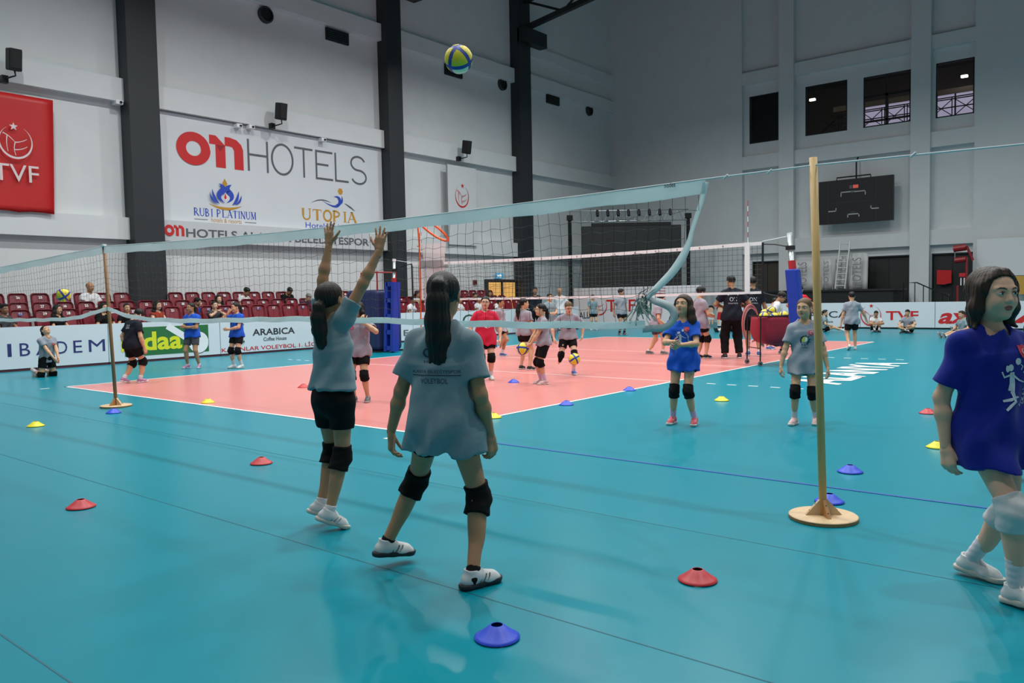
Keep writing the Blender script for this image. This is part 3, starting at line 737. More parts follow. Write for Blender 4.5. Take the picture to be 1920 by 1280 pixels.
# loudspeakers on the middle beam
SPK = mat('speaker_black', (10, 10, 11), .6, bump=.1, bscale=300)
for k, (px, py) in enumerate(((26, 112), (527, 209), (875, 276))):
    q = at_y(px, py, 16.75)
    t = thing('loudspeaker', ['black wall loudspeaker above the red banner', 'black wall loudspeaker above the hotel banner', 'black wall loudspeaker above the white banner'][k], 'loudspeaker', tuple(q), 0, 'loudspeakers on the wall beam')
    ca, sa = math.cos(-.5), math.sin(-.5)
    mb = MB(); mb.obox((0, 0, 0), np.array((.155, 0, 0)), np.array((0, .14, .03)), np.array((0, -.04, .27)))
    o = mb.build('cabinet', SPK, t); bv = o.modifiers.new('b', 'BEVEL'); bv.width = .03; bv.segments = 2
    MB().obox((0, -.155, -.0), (.13, 0, 0), (0, .006, 0), (0, -.035, .24)).build('grille', mat('speaker_grille', (16, 16, 17), .7), t)
    MB().tube([(0, 0, -.26), (0.02, .0, -.40), (-.10, .1, -.45), (-.12, .3, -.45)], .022, 6).build('bracket', BLACKM, t)
    MB().box((-.2, .28, -.55), (-.05, .44, -.36)).build('wall_plate', BLACKM, t)
# vents
for k, (px, py) in enumerate(((498, 28), (942, 158), (1105, 207))):
    q = at_y(px, py, 17.4)
    t = thing('round_vent', ['black round wall vent high above the hotel banner', 'black round wall vent left of the third column', 'black round wall vent near the far corner'][k], 'vent', tuple(q), 0, 'round vents')
    mb = MB()
    for i in range(24):
        a0, a1 = 2*PI*i/24, 2*PI*(i+1)/24
        mb.add([(.28*math.cos(a0), -.06, .28*math.sin(a0)), (.28*math.cos(a1), -.06, .28*math.sin(a1)), (.22*math.cos(a1), -.08, .22*math.sin(a1)), (.22*math.cos(a0), -.08, .22*math.sin(a0)), (.28*math.cos(a0), .06, .28*math.sin(a0)), (.28*math.cos(a1), .06, .28*math.sin(a1))], [(0, 1, 2, 3), (0, 4, 5, 1)])
    mb.build('rim', DARK, t)
    MB().prism(arc(0, 0, .22, .22, 0, 345, 23), (0, -.03, 0), (1, 0, 0), (0, 0, 1), (0, 1, 0), .08).build('opening', BLACK, t)
for k, (a, c) in enumerate((((611, 50), (653, 86)), ((834, 122), (866, 145)), ((1025, 176), (1048, 198)))):
    q = at_y(*a, 17.4); q2 = at_y(*c, 17.4); zc = (q[2] + q2[2]) / 2
    t = thing('rectangular_vent', ['black rectangular wall vent left of the second column', 'black rectangular wall vent behind the flying ball', 'black rectangular wall vent right of the third column'][k], 'vent', (0, 0, 0), 0, 'rectangular vents')
    MB().box((q[0], 17.36, zc - .22), (q2[0], 17.46, zc + .22)).build('opening', BLACK, t)
    for j in range(6): MB().obox(((q[0] + q2[0]) / 2, 17.35, zc - .18 + .072 * j), ((q2[0] - q[0]) / 2, 0, 0), (0, .02, -.02), (0, .002, .002)).build('slat', BLACKM, t)
ex = thing('exit_sign', 'small blue and white exit sign above the lit double door', 'sign')
q = at_y(936, 517, 17.3)
MB().box((q[0] - .25, 17.25, q[2] - .12), (q[0] + .25, 17.3, q[2] + .12)).build('box', mat('exit_blue', (70, 150, 190), .4, emit=.5), ex)
flat_poly([[(-.2, -.04), (0, -.04), (0, -.1), (.12, 0), (0, .1), (0, .04), (-.2, .04)]], (q[0], 17.25, q[2]), (1, 0, 0), (0, 0, 1), mat('exit_white', (240, 245, 245), .4, emit=.6), ex, 'arrow', .004, (0, -1, 0))
q = at_y(891, 529, 17.4)
al = thing('fire_alarm', 'small dark red alarm button beside the lit double door', 'alarm')
MB().box((q[0] - .1, 17.38, q[2] - .1), (q[0] + .1, 17.46, q[2] + .1)).build('case', mat('alarm_red', (110, 26, 36), .4), al)
MB().prism(arc(0, 0, .05, .05, 0, 330, 11), (q[0], 17.375, q[2]), (1, 0, 0), (0, 0, 1), (0, 1, 0), .01).build('button', BLACK, al)
for k, px in enumerate((222, 447, 470, 605)):
    q = at_y(px, [192, 236, 238, 262][k], 17.22)
    t = thing('wall_camera', ['small white wall camera beside the first column', 'small white wall sensor left of the pair over the hotel banner', 'small white wall camera right of the pair over the hotel banner', 'small wall bracket over the last hotel letters'][k], 'camera', tuple(q))
    MB().box((-.1, -.08, -.06), (.1, .2, .06)).build('housing', WHITEP, t); MB().tube([(0.03, -.08, 0), (.03, -.12, -.01)], .035, 8).build('lens', BLACK, t)

# ================================================================== stadium seats
SEATM = mat('maroon_seat_plastic', (122, 20, 38), .42, var=.06, vscale=4)
def seat_meshes():
    W = .235
    def outline():
        pts = [(-W*.92, 0), (W*.92, 0), (W, .2), (W*.98, .36)] + [(W*.98 - .09 + .09*math.cos(a), .36 + .09*math.sin(a)) for a in np.linspace(.2, PI/2, 5)] + [(-(W*.98 - .09 + .09*math.cos(a)), .36 + .09*math.sin(a)) for a in np.linspace(PI/2, .2, 5)] + [(-W*.98, .36), (-W, .2)]
        return pts
    bk = MB()
    ol = outline(); n = len(ol)
    for k, (off, sc) in enumerate(((0, 1.0), (-.035, .94), (-.012, .78))):
        for x, z in ol: bk.v.append((x*sc, .05 + z*.22 - (.04 if z < .01 else 0) - off * -1 * (1 if k else 0) - (.02 if k == 1 else 0), .22 + (z - .22)*sc - (.24 if z < .01 else 0)))
    for k in range(2):
        for i in range(n): bk.f.append((k*n+i, k*n+(i+1) % n, (k+1)*n+(i+1) % n, (k+1)*n+i))
    bk.f.append(tuple(2*n+i for i in range(n))); bk.f.append(tuple(reversed(range(n))))
    pan = MB(); pan.obox((0, -.17, -.20), (W*.95, 0, 0), (0, .2, -.02), (0, .004, .03)); pan.obox((0, -.36, -.22), (W*.93, 0, 0), (0, .02, .01), (0, .01, .035))
    brk = MB(); brk.box((-.05, -.12, -.62), (.05, .0, -.22))
    return bk.mesh('backrest', SEATM, False), pan.mesh('seat_pan', SEATM), brk.mesh('bracket', BLACKM)
SB_, SP_, SK_ = seat_meshes()
PLATE = MB().obox((0, 0, 0), (.04, 0, 0), (0, .003, 0), (0, .0, .035)).mesh('number_plate', mat('plate_white', (225, 225, 228), .5))
rows = [('front', 15.0, 1.39, 1.46, 30, 0.545), ('middle', 15.85, 1.57, 1.728, 28, 0.54), ('back', 16.7, 1.81, 2.009, 26, 0.536)]
SEATS = {}
def NUMW(n):
    a = ['zero', 'one', 'two', 'three', 'four', 'five', 'six', 'seven', 'eight', 'nine', 'ten', 'eleven', 'twelve', 'thirteen', 'fourteen', 'fifteen', 'sixteen', 'seventeen', 'eighteen', 'nineteen']
    return a[n] if n < 20 else {2: 'twenty', 3: 'thirty'}[n // 10] + ('-' + a[n % 10] if n % 10 else '')
for ri, (rn, ry, rz, rx, num0, pitch) in enumerate(rows):
    cnt = 36 if ri else 36
    for k in range(-2, cnt):
        x = rx + k * pitch
        if x > 20.8: break
        if ri == 2 and (4.98 < x < 6.25 or 14.95 < x < 16.15): continue
        num = num0 - k
        sec = 'left' if num > 0 else 'far'
        if num <= 0: num = num + 30
        if 10.55 < x < 11.15: continue
        t = thing('stadium_seat', 'maroon stadium seat numbered %s in the %s row of the %s block' % (NUMW(num), rn, 'near' if sec == 'left' else 'far'), 'seat', (x, ry, rz - .45), 0, 'maroon stadium seats')
        obj('backrest', SB_, t); obj('seat_pan', SP_, t); obj('bracket', SK_, t)
        SEATS[(ri, k)] = (x, ry, rz - .45)
        tv = text_verts(str(num), .03); mb = MB()
        plate = (num % 3 == 0 and ri == 0) or (num in (12, 13, 14, 15, 18, 20))
        mb.add([(-.045 + q[0]*.09, .012 + (.30 + q[1]*.07)*.22 - .012, .30 + q[1]*.07) for q in tv[0]], tv[1])
        if plate:
            o = obj('number_plate', PLATE, t, (0, .082, .335))
        mb.build('number', BLUEP if plate and ri == 0 else WHITEP, t)
# ================================================================== nets, posts, cones, balls, cart
def ribbon(pts, wvec, name, m, parent, th=.004, fine=0):
    """band of cloth along pts; wvec gives the width vector at each point"""
    if fine:
        def cr(A):
            A = np.array(A, float); E = np.vstack([2*A[0] - A[1], A, 2*A[-1] - A[-2]]); out = []
            for i in range(1, len(E) - 2):
                for u in np.arange(0, 1, 1/fine): out.append(.5*(2*E[i] + (E[i+1] - E[i-1])*u + (2*E[i-1] - 5*E[i] + 4*E[i+1] - E[i+2])*u*u + (3*E[i] - E[i-1] - 3*E[i+1] + E[i+2])*u**3))
            return np.array(out + [E[-2]])
        pts, wvec = cr(pts), cr(wvec)
    n = len(pts); vs = []; fs = []
    for q, wv in zip(pts, wvec):
        q = np.array(q, float); wv = np.array(wv, float)
        vs += [tuple(q), tuple(q + wv)]
    for i in range(n - 1): fs.append((2*i, 2*i+2, 2*i+3, 2*i+1))
    o = MB().add(vs, fs).build(name, m, parent, bool(fine))
    md = o.modifiers.new('th', 'SOLIDIFY'); md.thickness = th; md.offset = 0
    return o
AQUA = mat('aqua_tape', (226, 238, 238), .55, var=.10, vscale=3)
def translucent(m, w=.55):
    nt = m.node_tree; b = nt.nodes['Principled BSDF']; t = nt.nodes.new('ShaderNodeBsdfTranslucent'); mx = nt.nodes.new('ShaderNodeMixShader'); mx.inputs[0].default_value = w
    t.inputs[0].default_value = b.inputs['Base Color'].default_value
    nt.links.new(b.outputs[0], mx.inputs[1]); nt.links.new(t.outputs[0], mx.inputs[2]); nt.links.new(mx.outputs[0], nt.nodes['Material Output'].inputs['Surface'])
translucent(AQUA)
CORD = mat('dark_net_cord', (40, 48, 50), .8)
NX = -0.83
practice = thing('practice_net', 'long pale aqua edged practice net strung between two wooden poles', 'net')
def top_z(y):
    if y > 5.33: return 2.27 - .035 * (y - 5.33)
    t = (y + 3.82) / (5.33 + 3.82); return 2.225 + .05 * t - .06 * math.sin(PI * t)
def bot_z(y):
    if y > 5.33: t = y - 5.33; return 1.25 + .16 * math.exp(-t * 1.6) - .03 * (1 - math.exp(-t))
    t = 5.33 - y; return 1.235 + .17 * math.exp(-t * 1.3) - .02 * math.sin(t)
ys = np.linspace(10.4, -3.82, 90)
ribbon([(NX + .006*math.sin(y*5), y, top_z(y) - .10 - .006*math.sin(y*7)) for y in ys], [(0, 0, .10)] * 90, 'top_band', AQUA, practice)
MB().tube([(NX, y, top_z(y) + .004) for y in list(ys)] + [(NX, -4.6, 2.235), (NX, -5.7, 2.215), (NX, -8.5, 2.2)], .006, 6).build('head_rope', mat('white_rope', (215, 218, 218), .6), practice)
for yk in (-3.95, -4.25, -5.1): MB().tube([(NX, yk, 2.215), (NX, yk - .03, 2.24)], .008, 6).build('rope_knot', MATS['white_rope'], practice)
ysb = np.linspace(10.4, -3.35, 90)
ribbon([(NX + .02*math.sin(y*4), y, bot_z(y) - .02 + .006*math.sin(y*9)) for y in ysb], [(0.012*math.sin(y*6), 0, .055) for y in ysb], 'bottom_band', AQUA, practice)
# drooping end ribbon: from the upper corner in a bow back to the knot, then a loop to the bottom band
def P_(px, py): return at_x(px, py, NX)
side = [P_(*q) for q in ((1318, 342), (1312, 372), (1303, 402), (1294, 430), (1286, 455), (1272, 480), (1255, 505), (1235, 527), (1218, 545), (1206, 558))]
ws = [(.0, -.045, .0), (.01, -.035, 0), (.02, -.025, 0), (.02, -.02, -.01), (.02, -.03, -.02), (.015, -.045, -.03), (.01, -.04, -.04), (.0, -.03, -.045), (0, -.02, -.04), (0, -.02, -.03)]
ribbon(side, ws, 'end_band', AQUA, practice, fine=6)
loop = [P_(*q) for q in ((1208, 556), (1222, 568), (1238, 575), (1252, 582), (1257, 592), (1252, 603), (1238, 608), (1222, 609), (1205, 611))]
ribbon(loop, [(.02, 0, .03), (.03, 0, .045), (.02, -.02, .05), (.01, -.04, .04), (0, -.06, .01), (0, -.05, -.02), (.0, -.02, -.05), (0, 0, -.05), (0, 0, -.05)], 'end_loop', mat('pale_tape', (196, 208, 210), .5, var=.08, vscale=5), practice, fine=6)
translucent(MATS['pale_tape'], .4)
kn = MB(); rnd = random.Random(3)
kc = P_(1203, 566)
for i in range(14):
    a = kc + np.array([rnd.uniform(-.03, .03), rnd.uniform(-.04, .04), rnd.uniform(-.02, .05)])
    pts = [a]; d = np.array([rnd.uniform(-.03, .03), rnd.uniform(-.03, .03), -.028])
    for k in range(5): pts.append(pts[-1] + d + np.array([rnd.uniform(-.03, .03), rnd.uniform(-.035, .035), rnd.uniform(-.02, .01)]))
    kn.tube(pts, .0042, 5)
kn.build('cord_knot', mat('green_grey_cord', (128, 148, 142), .7), practice)
nt_ = MB(); rnd = random.Random(5)
def end_y(z):      # the loose side edge bows inwards with height
    t = max(0, min(1, (2.13 - z) / .7)); return -3.80 + .46 * t ** 1.8
ys_c = np.arange(10.35, -3.8, -.098)
def sag(y, z): return .012 * math.sin(y * 3.1 + z * 5) + .006 * math.sin(y * 11 + z * 3)
for y in ys_c:
    zt_, zb_ = top_z(y) - .10, bot_z(y) + .03
    pts = []
    for k in range(9):
        z = zt_ + (zb_ - zt_) * k / 8; yy_ = y + .010 * math.sin(z * 9 + y * 2)
        if yy_ < end_y(z): break
        pts.append((NX + sag(y, z), yy_, z))
    if len(pts) > 1: nt_.tube(pts, .0016 if y < 6 else .0018, 3, caps=False)
for k in range(1, 9):
    pts = []
    for y in np.arange(10.35, -3.8, -.049):
        zt_, zb_ = top_z(y) - .10, bot_z(y) + .03
        z = zt_ + (zb_ - zt_) * k / 9 + .008 * math.sin(y * 2 * PI / .098 * .5) + .010 * math.sin(y * 2.7 + k)
        if y < end_y(z): break
        pts.append((NX + sag(y, z), y, z))
    nt_.tube(pts, .0017, 3, caps=False)
for i in range(16):        # loose tangled end of the mesh
    a = P_(1206 + rnd.uniform(-6, 30), 548 - rnd.uniform(0, 18)); c = P_(1205 + rnd.uniform(-12, 8), 560 + rnd.uniform(0, 25))
    mid = (a + c) / 2 + np.array([rnd.uniform(-.03, .03), rnd.uniform(-.04, .04), rnd.uniform(-.03, .01)])
    nt_.tube([a, mid, c], .0018, 3, caps=False)
o = nt_.build('netting', CORD, practice); o['kind'] = 'stuff'
text_on('nodes', at_x(1247, 353, NX) , at_x(1268, 350.5, NX) - at_x(1247, 353, NX), np.array([0, 0, .033]), GREYP, practice, .02, nrm=(-1, 0, 0), lift=.012)
tie = MB(); tie.obox((NX, 5.30, 2.285), (.025, 0, 0), (0, .045, -.008), (0, 0, .012)); tie.build('pole_tie', WHITEP, practice)
# wooden poles on round plywood feet
WOOD = mat('pine_pole', (206, 168, 106), .5, var=.10, vscale=5, stretch=(8, 8, .6), bump=.1, bscale=20)
PLY = mat('plywood', (208, 178, 138), .5, var=.07, vscale=5, stretch=(1, 6, 1))
PLYE = mat('plywood_edge', (150, 112, 66), .6)
for k, (x, y, lx, ly, lab) in enumerate(((-0.76, 5.29, -.05, .03, 'brown wooden pole on a round plywood foot at the left of the practice net'), (-0.80, -4.60, -.02, .06, 'pale wooden pole on a round plywood foot at the right of the practice net'), (-0.78, 10.45, -.03, .02, 'brown wooden pole on a round plywood foot holding the far end of the practice net'))):
    t = thing('wooden_pole', lab, 'pole', (x, y, 0), 0, 'practice net poles')
    MB().lathe([(.205, 0), (.21, .004), (.21, .022), (.205, .026)], 48).build('base_disc', PLY, t)
    MB().lathe([(.2105, .005), (.2105, .021)], 48, caps=False).build('base_edge', PLYE, t)
    wm = WOOD if k == 1 else mat('brown_pole', (146, 106, 68), .5, var=.10, vscale=5, stretch=(8, 8, .6))
    dx, dy = (lx, ly)
    MB().tube([(0, 0, .026), (dx * .5, dy * .5, 1.15), (dx, dy, 2.285)], .024, 16).build('pole', wm, t, True)
    for i in range(4):
        a = .35 + i * PI / 2 + (.3 if k else 0); u = np.array([math.cos(a), math.sin(a), 0]); n_ = np.array([-u[1], u[0], 0])
        MB().prism([(.018, 0), (.115, 0), (.018, .105)], np.array([0, 0, .026]) - n_ * .011, u, (0, 0, 1), n_, .022).build('gusset', PLY if i % 2 else mat('plywood_dark', (172, 122, 70), .55, var=.06), t)
        for zz in (.03, .07):
            c = u * (.018 + .097 * (1 - zz / .105) + .001) + np.array([0, 0, .026 + zz]); nn = (u * .735 + np.array([0, 0, .68]))
            MB().tube([c - nn * .003, c + nn * .001], .004, 6).build('screw', BLACKM, t)

# ---- competition net
PN = mat('net_white', (230, 230, 230), .55, var=.03); CN = mat('fine_net_cord', (70, 74, 74), .8)
net = thing('volleyball_net', 'white banded competition net across the pink court', 'net')
y0n, y1n = -0.30, 9.35
ribbon([(9, y, 2.36 - .05 * math.sin(PI * (y - y0n) / (y1n - y0n))) for y in np.linspace(y0n, y1n, 20)], [(0, 0, .07)] * 20, 'top_band', PN, net)
ribbon([(9, y, 1.43 - .03 * math.sin(PI * (y - y0n) / (y1n - y0n))) for y in np.linspace(y0n, y1n, 20)], [(0, 0, .05)] * 20, 'bottom_band', PN, net)
for y in np.arange(.5, 9.3, .5):
    z = 2.395 - .05 * math.sin(PI * (y - y0n) / (y1n - y0n))
    flat_poly([arc(0, 0, .016, .016, 0, 330, 11)], (8.997, y, z), (0, 1, 0), (0, 0, 1), mat('band_mark', (150, 120, 130), .6), net, 'band_print', .003, (-1, 0, 0))
nn = MB()
for y in np.arange(y0n, y1n + .01, .1): nn.tube([(9, y, 1.46), (9, y, 2.37)], .0035, 3, caps=False)
for z in np.arange(1.5, 2.37, .1): nn.tube([(9, y0n, z), (9, 4.5, z - .04), (9, y1n, z)], .0035, 3, caps=False)
o = nn.build('netting', CN, net); o['kind'] = 'stuff'
for y in (0.0, 9.0):
    MB().box((8.985, y - .05, 1.44), (9.015, y + .05, 2.43)).build('side_band', PN, net)
for y, s_ in ((y0n, -1), (y1n, 1)): MB().tube([(9, y, 1.43), (9, y + s_*.01, 2.41)], .022, 8).build('edge_rod', BLACK, net)
MB().tube([(9, y0n, 2.43), (9, -.8, 2.50)], .006, 5).build('cable', WHITEP, net); MB().tube([(9, y1n, 2.43), (9, 10.02, 2.53)], .006, 5).build('cable', WHITEP, net)
MB().tube([(9, y0n, 2.38), (9, -.55, 2.36), (9, -.82, 2.30)], .012, 5).build('strap', BLACK, net); MB().tube([(9, y1n, 2.40), (9, 9.6, 2.38), (9, 10.0, 2.28)], .012, 5).build('strap', BLACK, net)
MB().tube([(9, y0n, 1.45), (9, -.9, 1.30)], .010, 5).build('strap', BLACK, net)
for k, y in enumerate((0.0, 9.0)):
    t = thing('net_antenna', 'red and white striped antenna at the %s end of the net' % ('near right' if k == 0 else 'far left'), 'antenna', (9.03, y, 0), 0, 'net antennas')
    for i in range(18):
        MB().tube([(0, 0, 1.43 + .1 * i), (0, 0, 1.53 + .1 * i)], .007, 6).build('stripe', REDP if i % 2 else WHITEP, t)
BPAD = mat('blue_pad', (26, 56, 160), .45, var=.04, vscale=3)
# near post, leaning a little away from the net
t = thing('net_post', 'grey net post with solid blue padding right of the net', 'post', (9, -.82, 0))
MB().tube([(0, -.22, 0), (0, 0.0, 2.53)], .05, 14).build('tube', GREYM, t, True)
o = MB().obox((0, -.14, .98), (.11, 0, 0), (0, .115, 0), (0, .078, .90)).build('padding', BPAD, t); bv = o.modifiers.new('b', 'BEVEL'); bv.width = .03; bv.segments = 3
MB().tube([(0, -.06, 1.88), (0, -.045, 2.04)], .07, 12).build('collar', mat('collar_red', (190, 34, 44), .5), t)
MB().tube([(0, -.01, 2.50), (0, .0, 2.56)], .045, 12).build('cap', WHITEP, t); MB().box((-.06, -.09, 2.24), (.06, .05, 2.32)).build('clamp', BLACK, t)
# far post with cut-out padding
t = thing('net_post', 'net post with blue ladder like padding beside the referee stand', 'post', (9, 10.05, 0))
MB().tube([(0, .15, 0), (0, .0, 2.53)], .045, 14).build('tube', GREYM, t, True)
for s_ in (-1, 1): MB().obox((-.02, .13 + .13 * s_, .98), (.12, 0, 0), (0, .055, 0), (0, -.06, .95)).build('padding_side', BPAD, t)
for i in range(5): MB().obox((-.02, .19 - .05 * i * .45, .12 + .44 * i), (.12, 0, 0), (0, .09, 0), (0, 0, .06)).build('padding_bar', BPAD, t)
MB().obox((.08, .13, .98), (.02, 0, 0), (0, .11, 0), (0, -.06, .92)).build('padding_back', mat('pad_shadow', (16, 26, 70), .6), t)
MB().tube([(0, .04, 1.93), (0, .03, 2.05)], .06, 10).build('collar', MATS['collar_red'], t); MB().tube([(0, 0, 2.50), (0, 0, 2.57)], .05, 10).build('cap', WHITEP, t); MB().box((-.06, -.06, 2.22), (.06, .06, 2.30)).build('clamp', BLACK, t)
# padded referee stand
t = thing('referee_stand', 'navy padded referee stand with red rail behind the far post', 'referee stand', (9.2, 11.15, 0))
o = MB().box((-.45, -.62, .03), (.5, .72, 1.74)).build('padding', mat('navy_pad', (28, 40, 84), .5, var=.08, vscale=2), t); bv = o.modifiers.new('b', 'BEVEL'); bv.width = .12; bv.segments = 4
MB().box((-.48, -.66, 0), (.53, .76, .04)).build('base', BLACK, t)
MB().tube([(-.35, .12, 1.70), (-.35, .12, 2.22), (-.35, -.55, 2.22), (.35, -.55, 2.22), (.35, -.55, 1.7)], .022, 8).build('rail', REDM, t)
MB().tube([(-.35, -.55, 1.7), (-.35, -.55, 2.22)], .022, 8).build('rail', REDM, t)
MB().tube([(-.33, .08, 1.74), (-.33, .08, 2.14)], .075, 10).build('rail_pad', MATS['collar_red'], t)
# setter target ring with long white net sleeve
t = thing('setter_target', 'orange target ring with long white net sleeve on the far antenna', 'target ring', (9, 8.98, 0))
rc = np.array([-.02, -.45, 3.27]); e1 = np.array([.0, -.44, -.16]); e2 = np.array([-.30, .04, .26])
MB().tube([rc + e1 * math.cos(a) + e2 * math.sin(a) for a in np.linspace(0, 2*PI, 40, endpoint=False)], .03, 8, closed=True).build('ring', mat('orange_enamel', (226, 92, 34), .4), t, True)
MB().tube([rc - e1 * .8 + e2 * .6, (-.04, .03, 2.86), (-.04, .1, 2.86)], .022, 8).build('arm', MATS['orange_enamel'], t)
MB().tube([(-.04, .05, 0.02), (-.04, .03, 3.2)], .018, 8).build('mast', MATS['orange_enamel'], t); MB().lathe([(.25, 0), (.25, .02), (.05, .04)], 20, (-.04, .05, 0)).build('mast_foot', BLACKM, t)
sl_ = MB()
n_ = 22; lev = [(2.9, .38), (2.6, .34), (2.2, .33), (1.6, .32), (1.0, .30), (.65, .28)]
for z, r in lev:
    for i in range(n_): a = 2*PI*i/n_; rr_ = r * (1 + .05*math.sin(5*a + z*3)); sl_.v.append((-.02 + rr_*math.cos(a)*.6, -.47 + rr_*math.sin(a), z))
for j in range(len(lev) - 1):
    for i in range(n_): sl_.f.append((j*n_+i, j*n_+(i+1) % n_, (j+1)*n_+(i+1) % n_, (j+1)*n_+i))
sl_.build('net_sleeve', mat('sheer_white_net', (214, 206, 206), .8, alpha=.55), t, True)
MB().obox((-.02, -.47, 2.35), (.2, 0, 0), (0, .325, 0), (0, 0, .10)).build('grey_band', mat('grey_mesh', (120, 118, 120), .8, alpha=.5), t)

# ---- training cones
CONEC = {'red': mat('cone_red', (196, 48, 56), .42), 'yellow': mat('cone_yellow', (226, 214, 24), .42), 'blue': mat('cone_blue', (42, 76, 212), .42)}
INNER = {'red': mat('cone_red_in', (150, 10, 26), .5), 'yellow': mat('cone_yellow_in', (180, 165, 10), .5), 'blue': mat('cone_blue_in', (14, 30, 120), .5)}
cone_m = {}
for c in CONEC:
    cone_m[c] = (MB().lathe([(.098, .001), (.098, .005), (.085, .012), (.052, .036), (.030, .054), (.026, .056), (.024, .054), (.048, .034), (.082, .010), (.092, .003)], 32, caps=False).mesh('shell', CONEC[c], True),
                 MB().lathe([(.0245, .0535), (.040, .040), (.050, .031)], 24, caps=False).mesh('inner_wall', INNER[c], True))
cones = [('red', 152, 951, 'red training cone nearest the left edge'), ('red', 490, 869, 'red training cone left of the jumping girl'), ('yellow', 67, 799, 'yellow training cone near the left edge of the picture'),
 ('yellow', 390, 755, 'yellow training cone on the pink court line at left'), ('blue', 213, 774, 'blue training cone in front of the left wooden pole'), ('blue', 932, 1196, 'blue training cone in the foreground, largest of all'),
 ('red', 1308, 1088, 'red training cone in the right foreground'), ('blue', 1594, 885, 'blue training cone right of the near wooden pole'), ('blue', 1555, 941, 'blue training cone behind the foot of the near wooden pole'),
 ('yellow', 1353, 751, 'yellow training cone between the blue shirt girl and the grey shirt girl'), ('yellow', 926, 783, 'yellow training cone on the sideline beside the ponytail girl'), ('blue', 1062, 759, 'blue training cone on the sideline, second from the court corner'),
 ('blue', 1180, 732, 'blue training cone on the sideline left of the blue shirt girl'), ('red', 1740, 775, 'red training cone beside the walking girl'), ('yellow', 1758, 839, 'yellow training cone beside the walking girl'),
 ('blue', 963, 717, 'blue training cone on the pink court beside the red shirt girl'), ('red', 569, 726, 'red training cone on the pink court behind the jumping girl')]
for c, px, py, lab in cones:
    q = at_z(px, py, 0)
    t = thing('training_cone', lab, 'cone', (q[0], q[1], 0.004), 0, 'flat disc training cones')
    obj('shell', cone_m[c][0], t); obj('inner_wall', cone_m[c][1], t)

# ---- volleyballs: blue core with eight raised yellow panels
BALLB = mat('ball_blue', (30, 62, 158), .45, bump=.15, bscale=260); BALLY = mat('ball_yellow', (226, 206, 40), .45, bump=.15, bscale=260); BALLW = mat('ball_pale', (226, 228, 190), .45)
def ball_meshes():
    bm = bmesh.new(); bmesh.ops.create_icosphere(bm, subdivisions=4, radius=.104); core = bpy.data.meshes.new('ball_core'); bm.to_mesh(core); bm.free(); core.materials.append(BALLB)
    core.polygons.foreach_set('use_smooth', [True] * len(core.polygons))
    bm = bmesh.new(); bmesh.ops.create_icosphere(bm, subdivisions=5, radius=.1062)
    def keep(c):
        x, y, z = (q / .106 for q in c)
        return min(x, y, z) > .15 and x + y + z > 1.36 - .06
    bmesh.ops.delete(bm, geom=[f for f in bm.faces if not keep(f.calc_center_median())], context='FACES')
    pan = bpy.data.meshes.new('ball_panel'); bm.to_mesh(pan); bm.free(); pan.materials.append(BALLY)
    pan.polygons.foreach_set('use_smooth', [True] * len(pan.polygons))
    return core, pan
BC, BP = ball_meshes()
BPW = BP.copy(); BPW.materials.clear(); BPW.materials.append(BALLW)
def ball(loc, rot, label, group='volleyballs'):
    t = thing('volleyball', label, 'ball', loc, 0, group); t.rotation_euler = rot
    obj('ball_core', BC, t)
    for i in range(8):
        o = obj('panel', BPW if i == 5 else BP, t)
        o.rotation_euler = (PI if i >= 4 else 0, 0, PI / 2 * (i % 4))
    return t
# the ball above the net shows one triangular panel to the camera
v = Vector((1, 1, 1)).normalized(); tgt = -Vector(ray(860, 111)).normalized()
qr = v.rotation_difference(tgt); qr = __import__('mathutils').Quaternion(tgt, math.radians(178)) @ qr
ball(tuple(at_d(860, 111, 6.0)), qr.to_euler(), 'blue and yellow volleyball high in the air above the net')
ball(tuple(at_d(119, 553, 12.5)), (.5, .9, .2), 'blue and yellow volleyball in the air in front of the seats')

# ---- ball cart
cq = at_z(1447, 684, 0); ct = thing('ball_cart', 'black wheeled ball cart with deep red fabric basket', 'ball cart', (cq[0] + .12, cq[1] + .05, 0), YAW - PI / 2 + .12)
CRED = mat('cart_red_fabric', (150, 24, 46), .7, var=.10, vscale=3, bump=.3, bscale=4)
W_, D_ = .36, .30
bag = MB(); n1 = 40
for j, (z, s_) in enumerate(((.98, 1.0), (.90, 1.02), (.70, 1.06), (.55, 1.02), (.46, .88), (.41, .6), (.40, .2))):
    for i in range(n1):
        a = 2*PI*i/n1; c_, s2 = math.cos(a), math.sin(a)
        e = 4 if j < 3 else 3; r_ = (abs(c_)**e + abs(s2)**e) ** (-1/e)
        bag.v.append((W_*s_*c_*r_, D_*s_*s2*r_, z + .015*math.sin(3*a + j)*(j > 2) + (-.03*c_ if j > 2 else 0)))
for j in range(6):
    for i in range(n1): bag.f.append((j*n1+i, (j+1)*n1+i, (j+1)*n1+(i+1) % n1, j*n1+(i+1) % n1))
bag.f.append(tuple(6*n1+i for i in range(n1)))
o = bag.build('fabric_basket', CRED, ct, True); o.modifiers.new('th', 'SOLIDIFY').thickness = .008
MB().tube([(W_*c, D_*s_, .985) for c, s_ in ((-1, -1), (1, -1), (1, 1), (-1, 1))], .013, 6, closed=True).build('rim', BLACKM, ct)
for c in (-1, 1):
    for s_ in (-1, 1):
        MB().tube([(W_*c*1.02, D_*s_*1.02, .98), (W_*c*1.06, D_*s_*1.05, .10)], .014, 6).build('leg', BLACKM, ct)
        wq = np.array([W_*c*1.06, D_*s_*1.05, .05])
        wh = MB().tube([wq + np.array([0, -.014, 0]), wq + np.array([0, .014, 0])], .05, 14).build('caster', mat('caster_grey', (120, 116, 118), .4), ct)
        MB().tube([wq + np.array([0, -.02, 0]), wq + np.array([0, .02, 0])], .02, 8).build('hub', BLACK, wh)
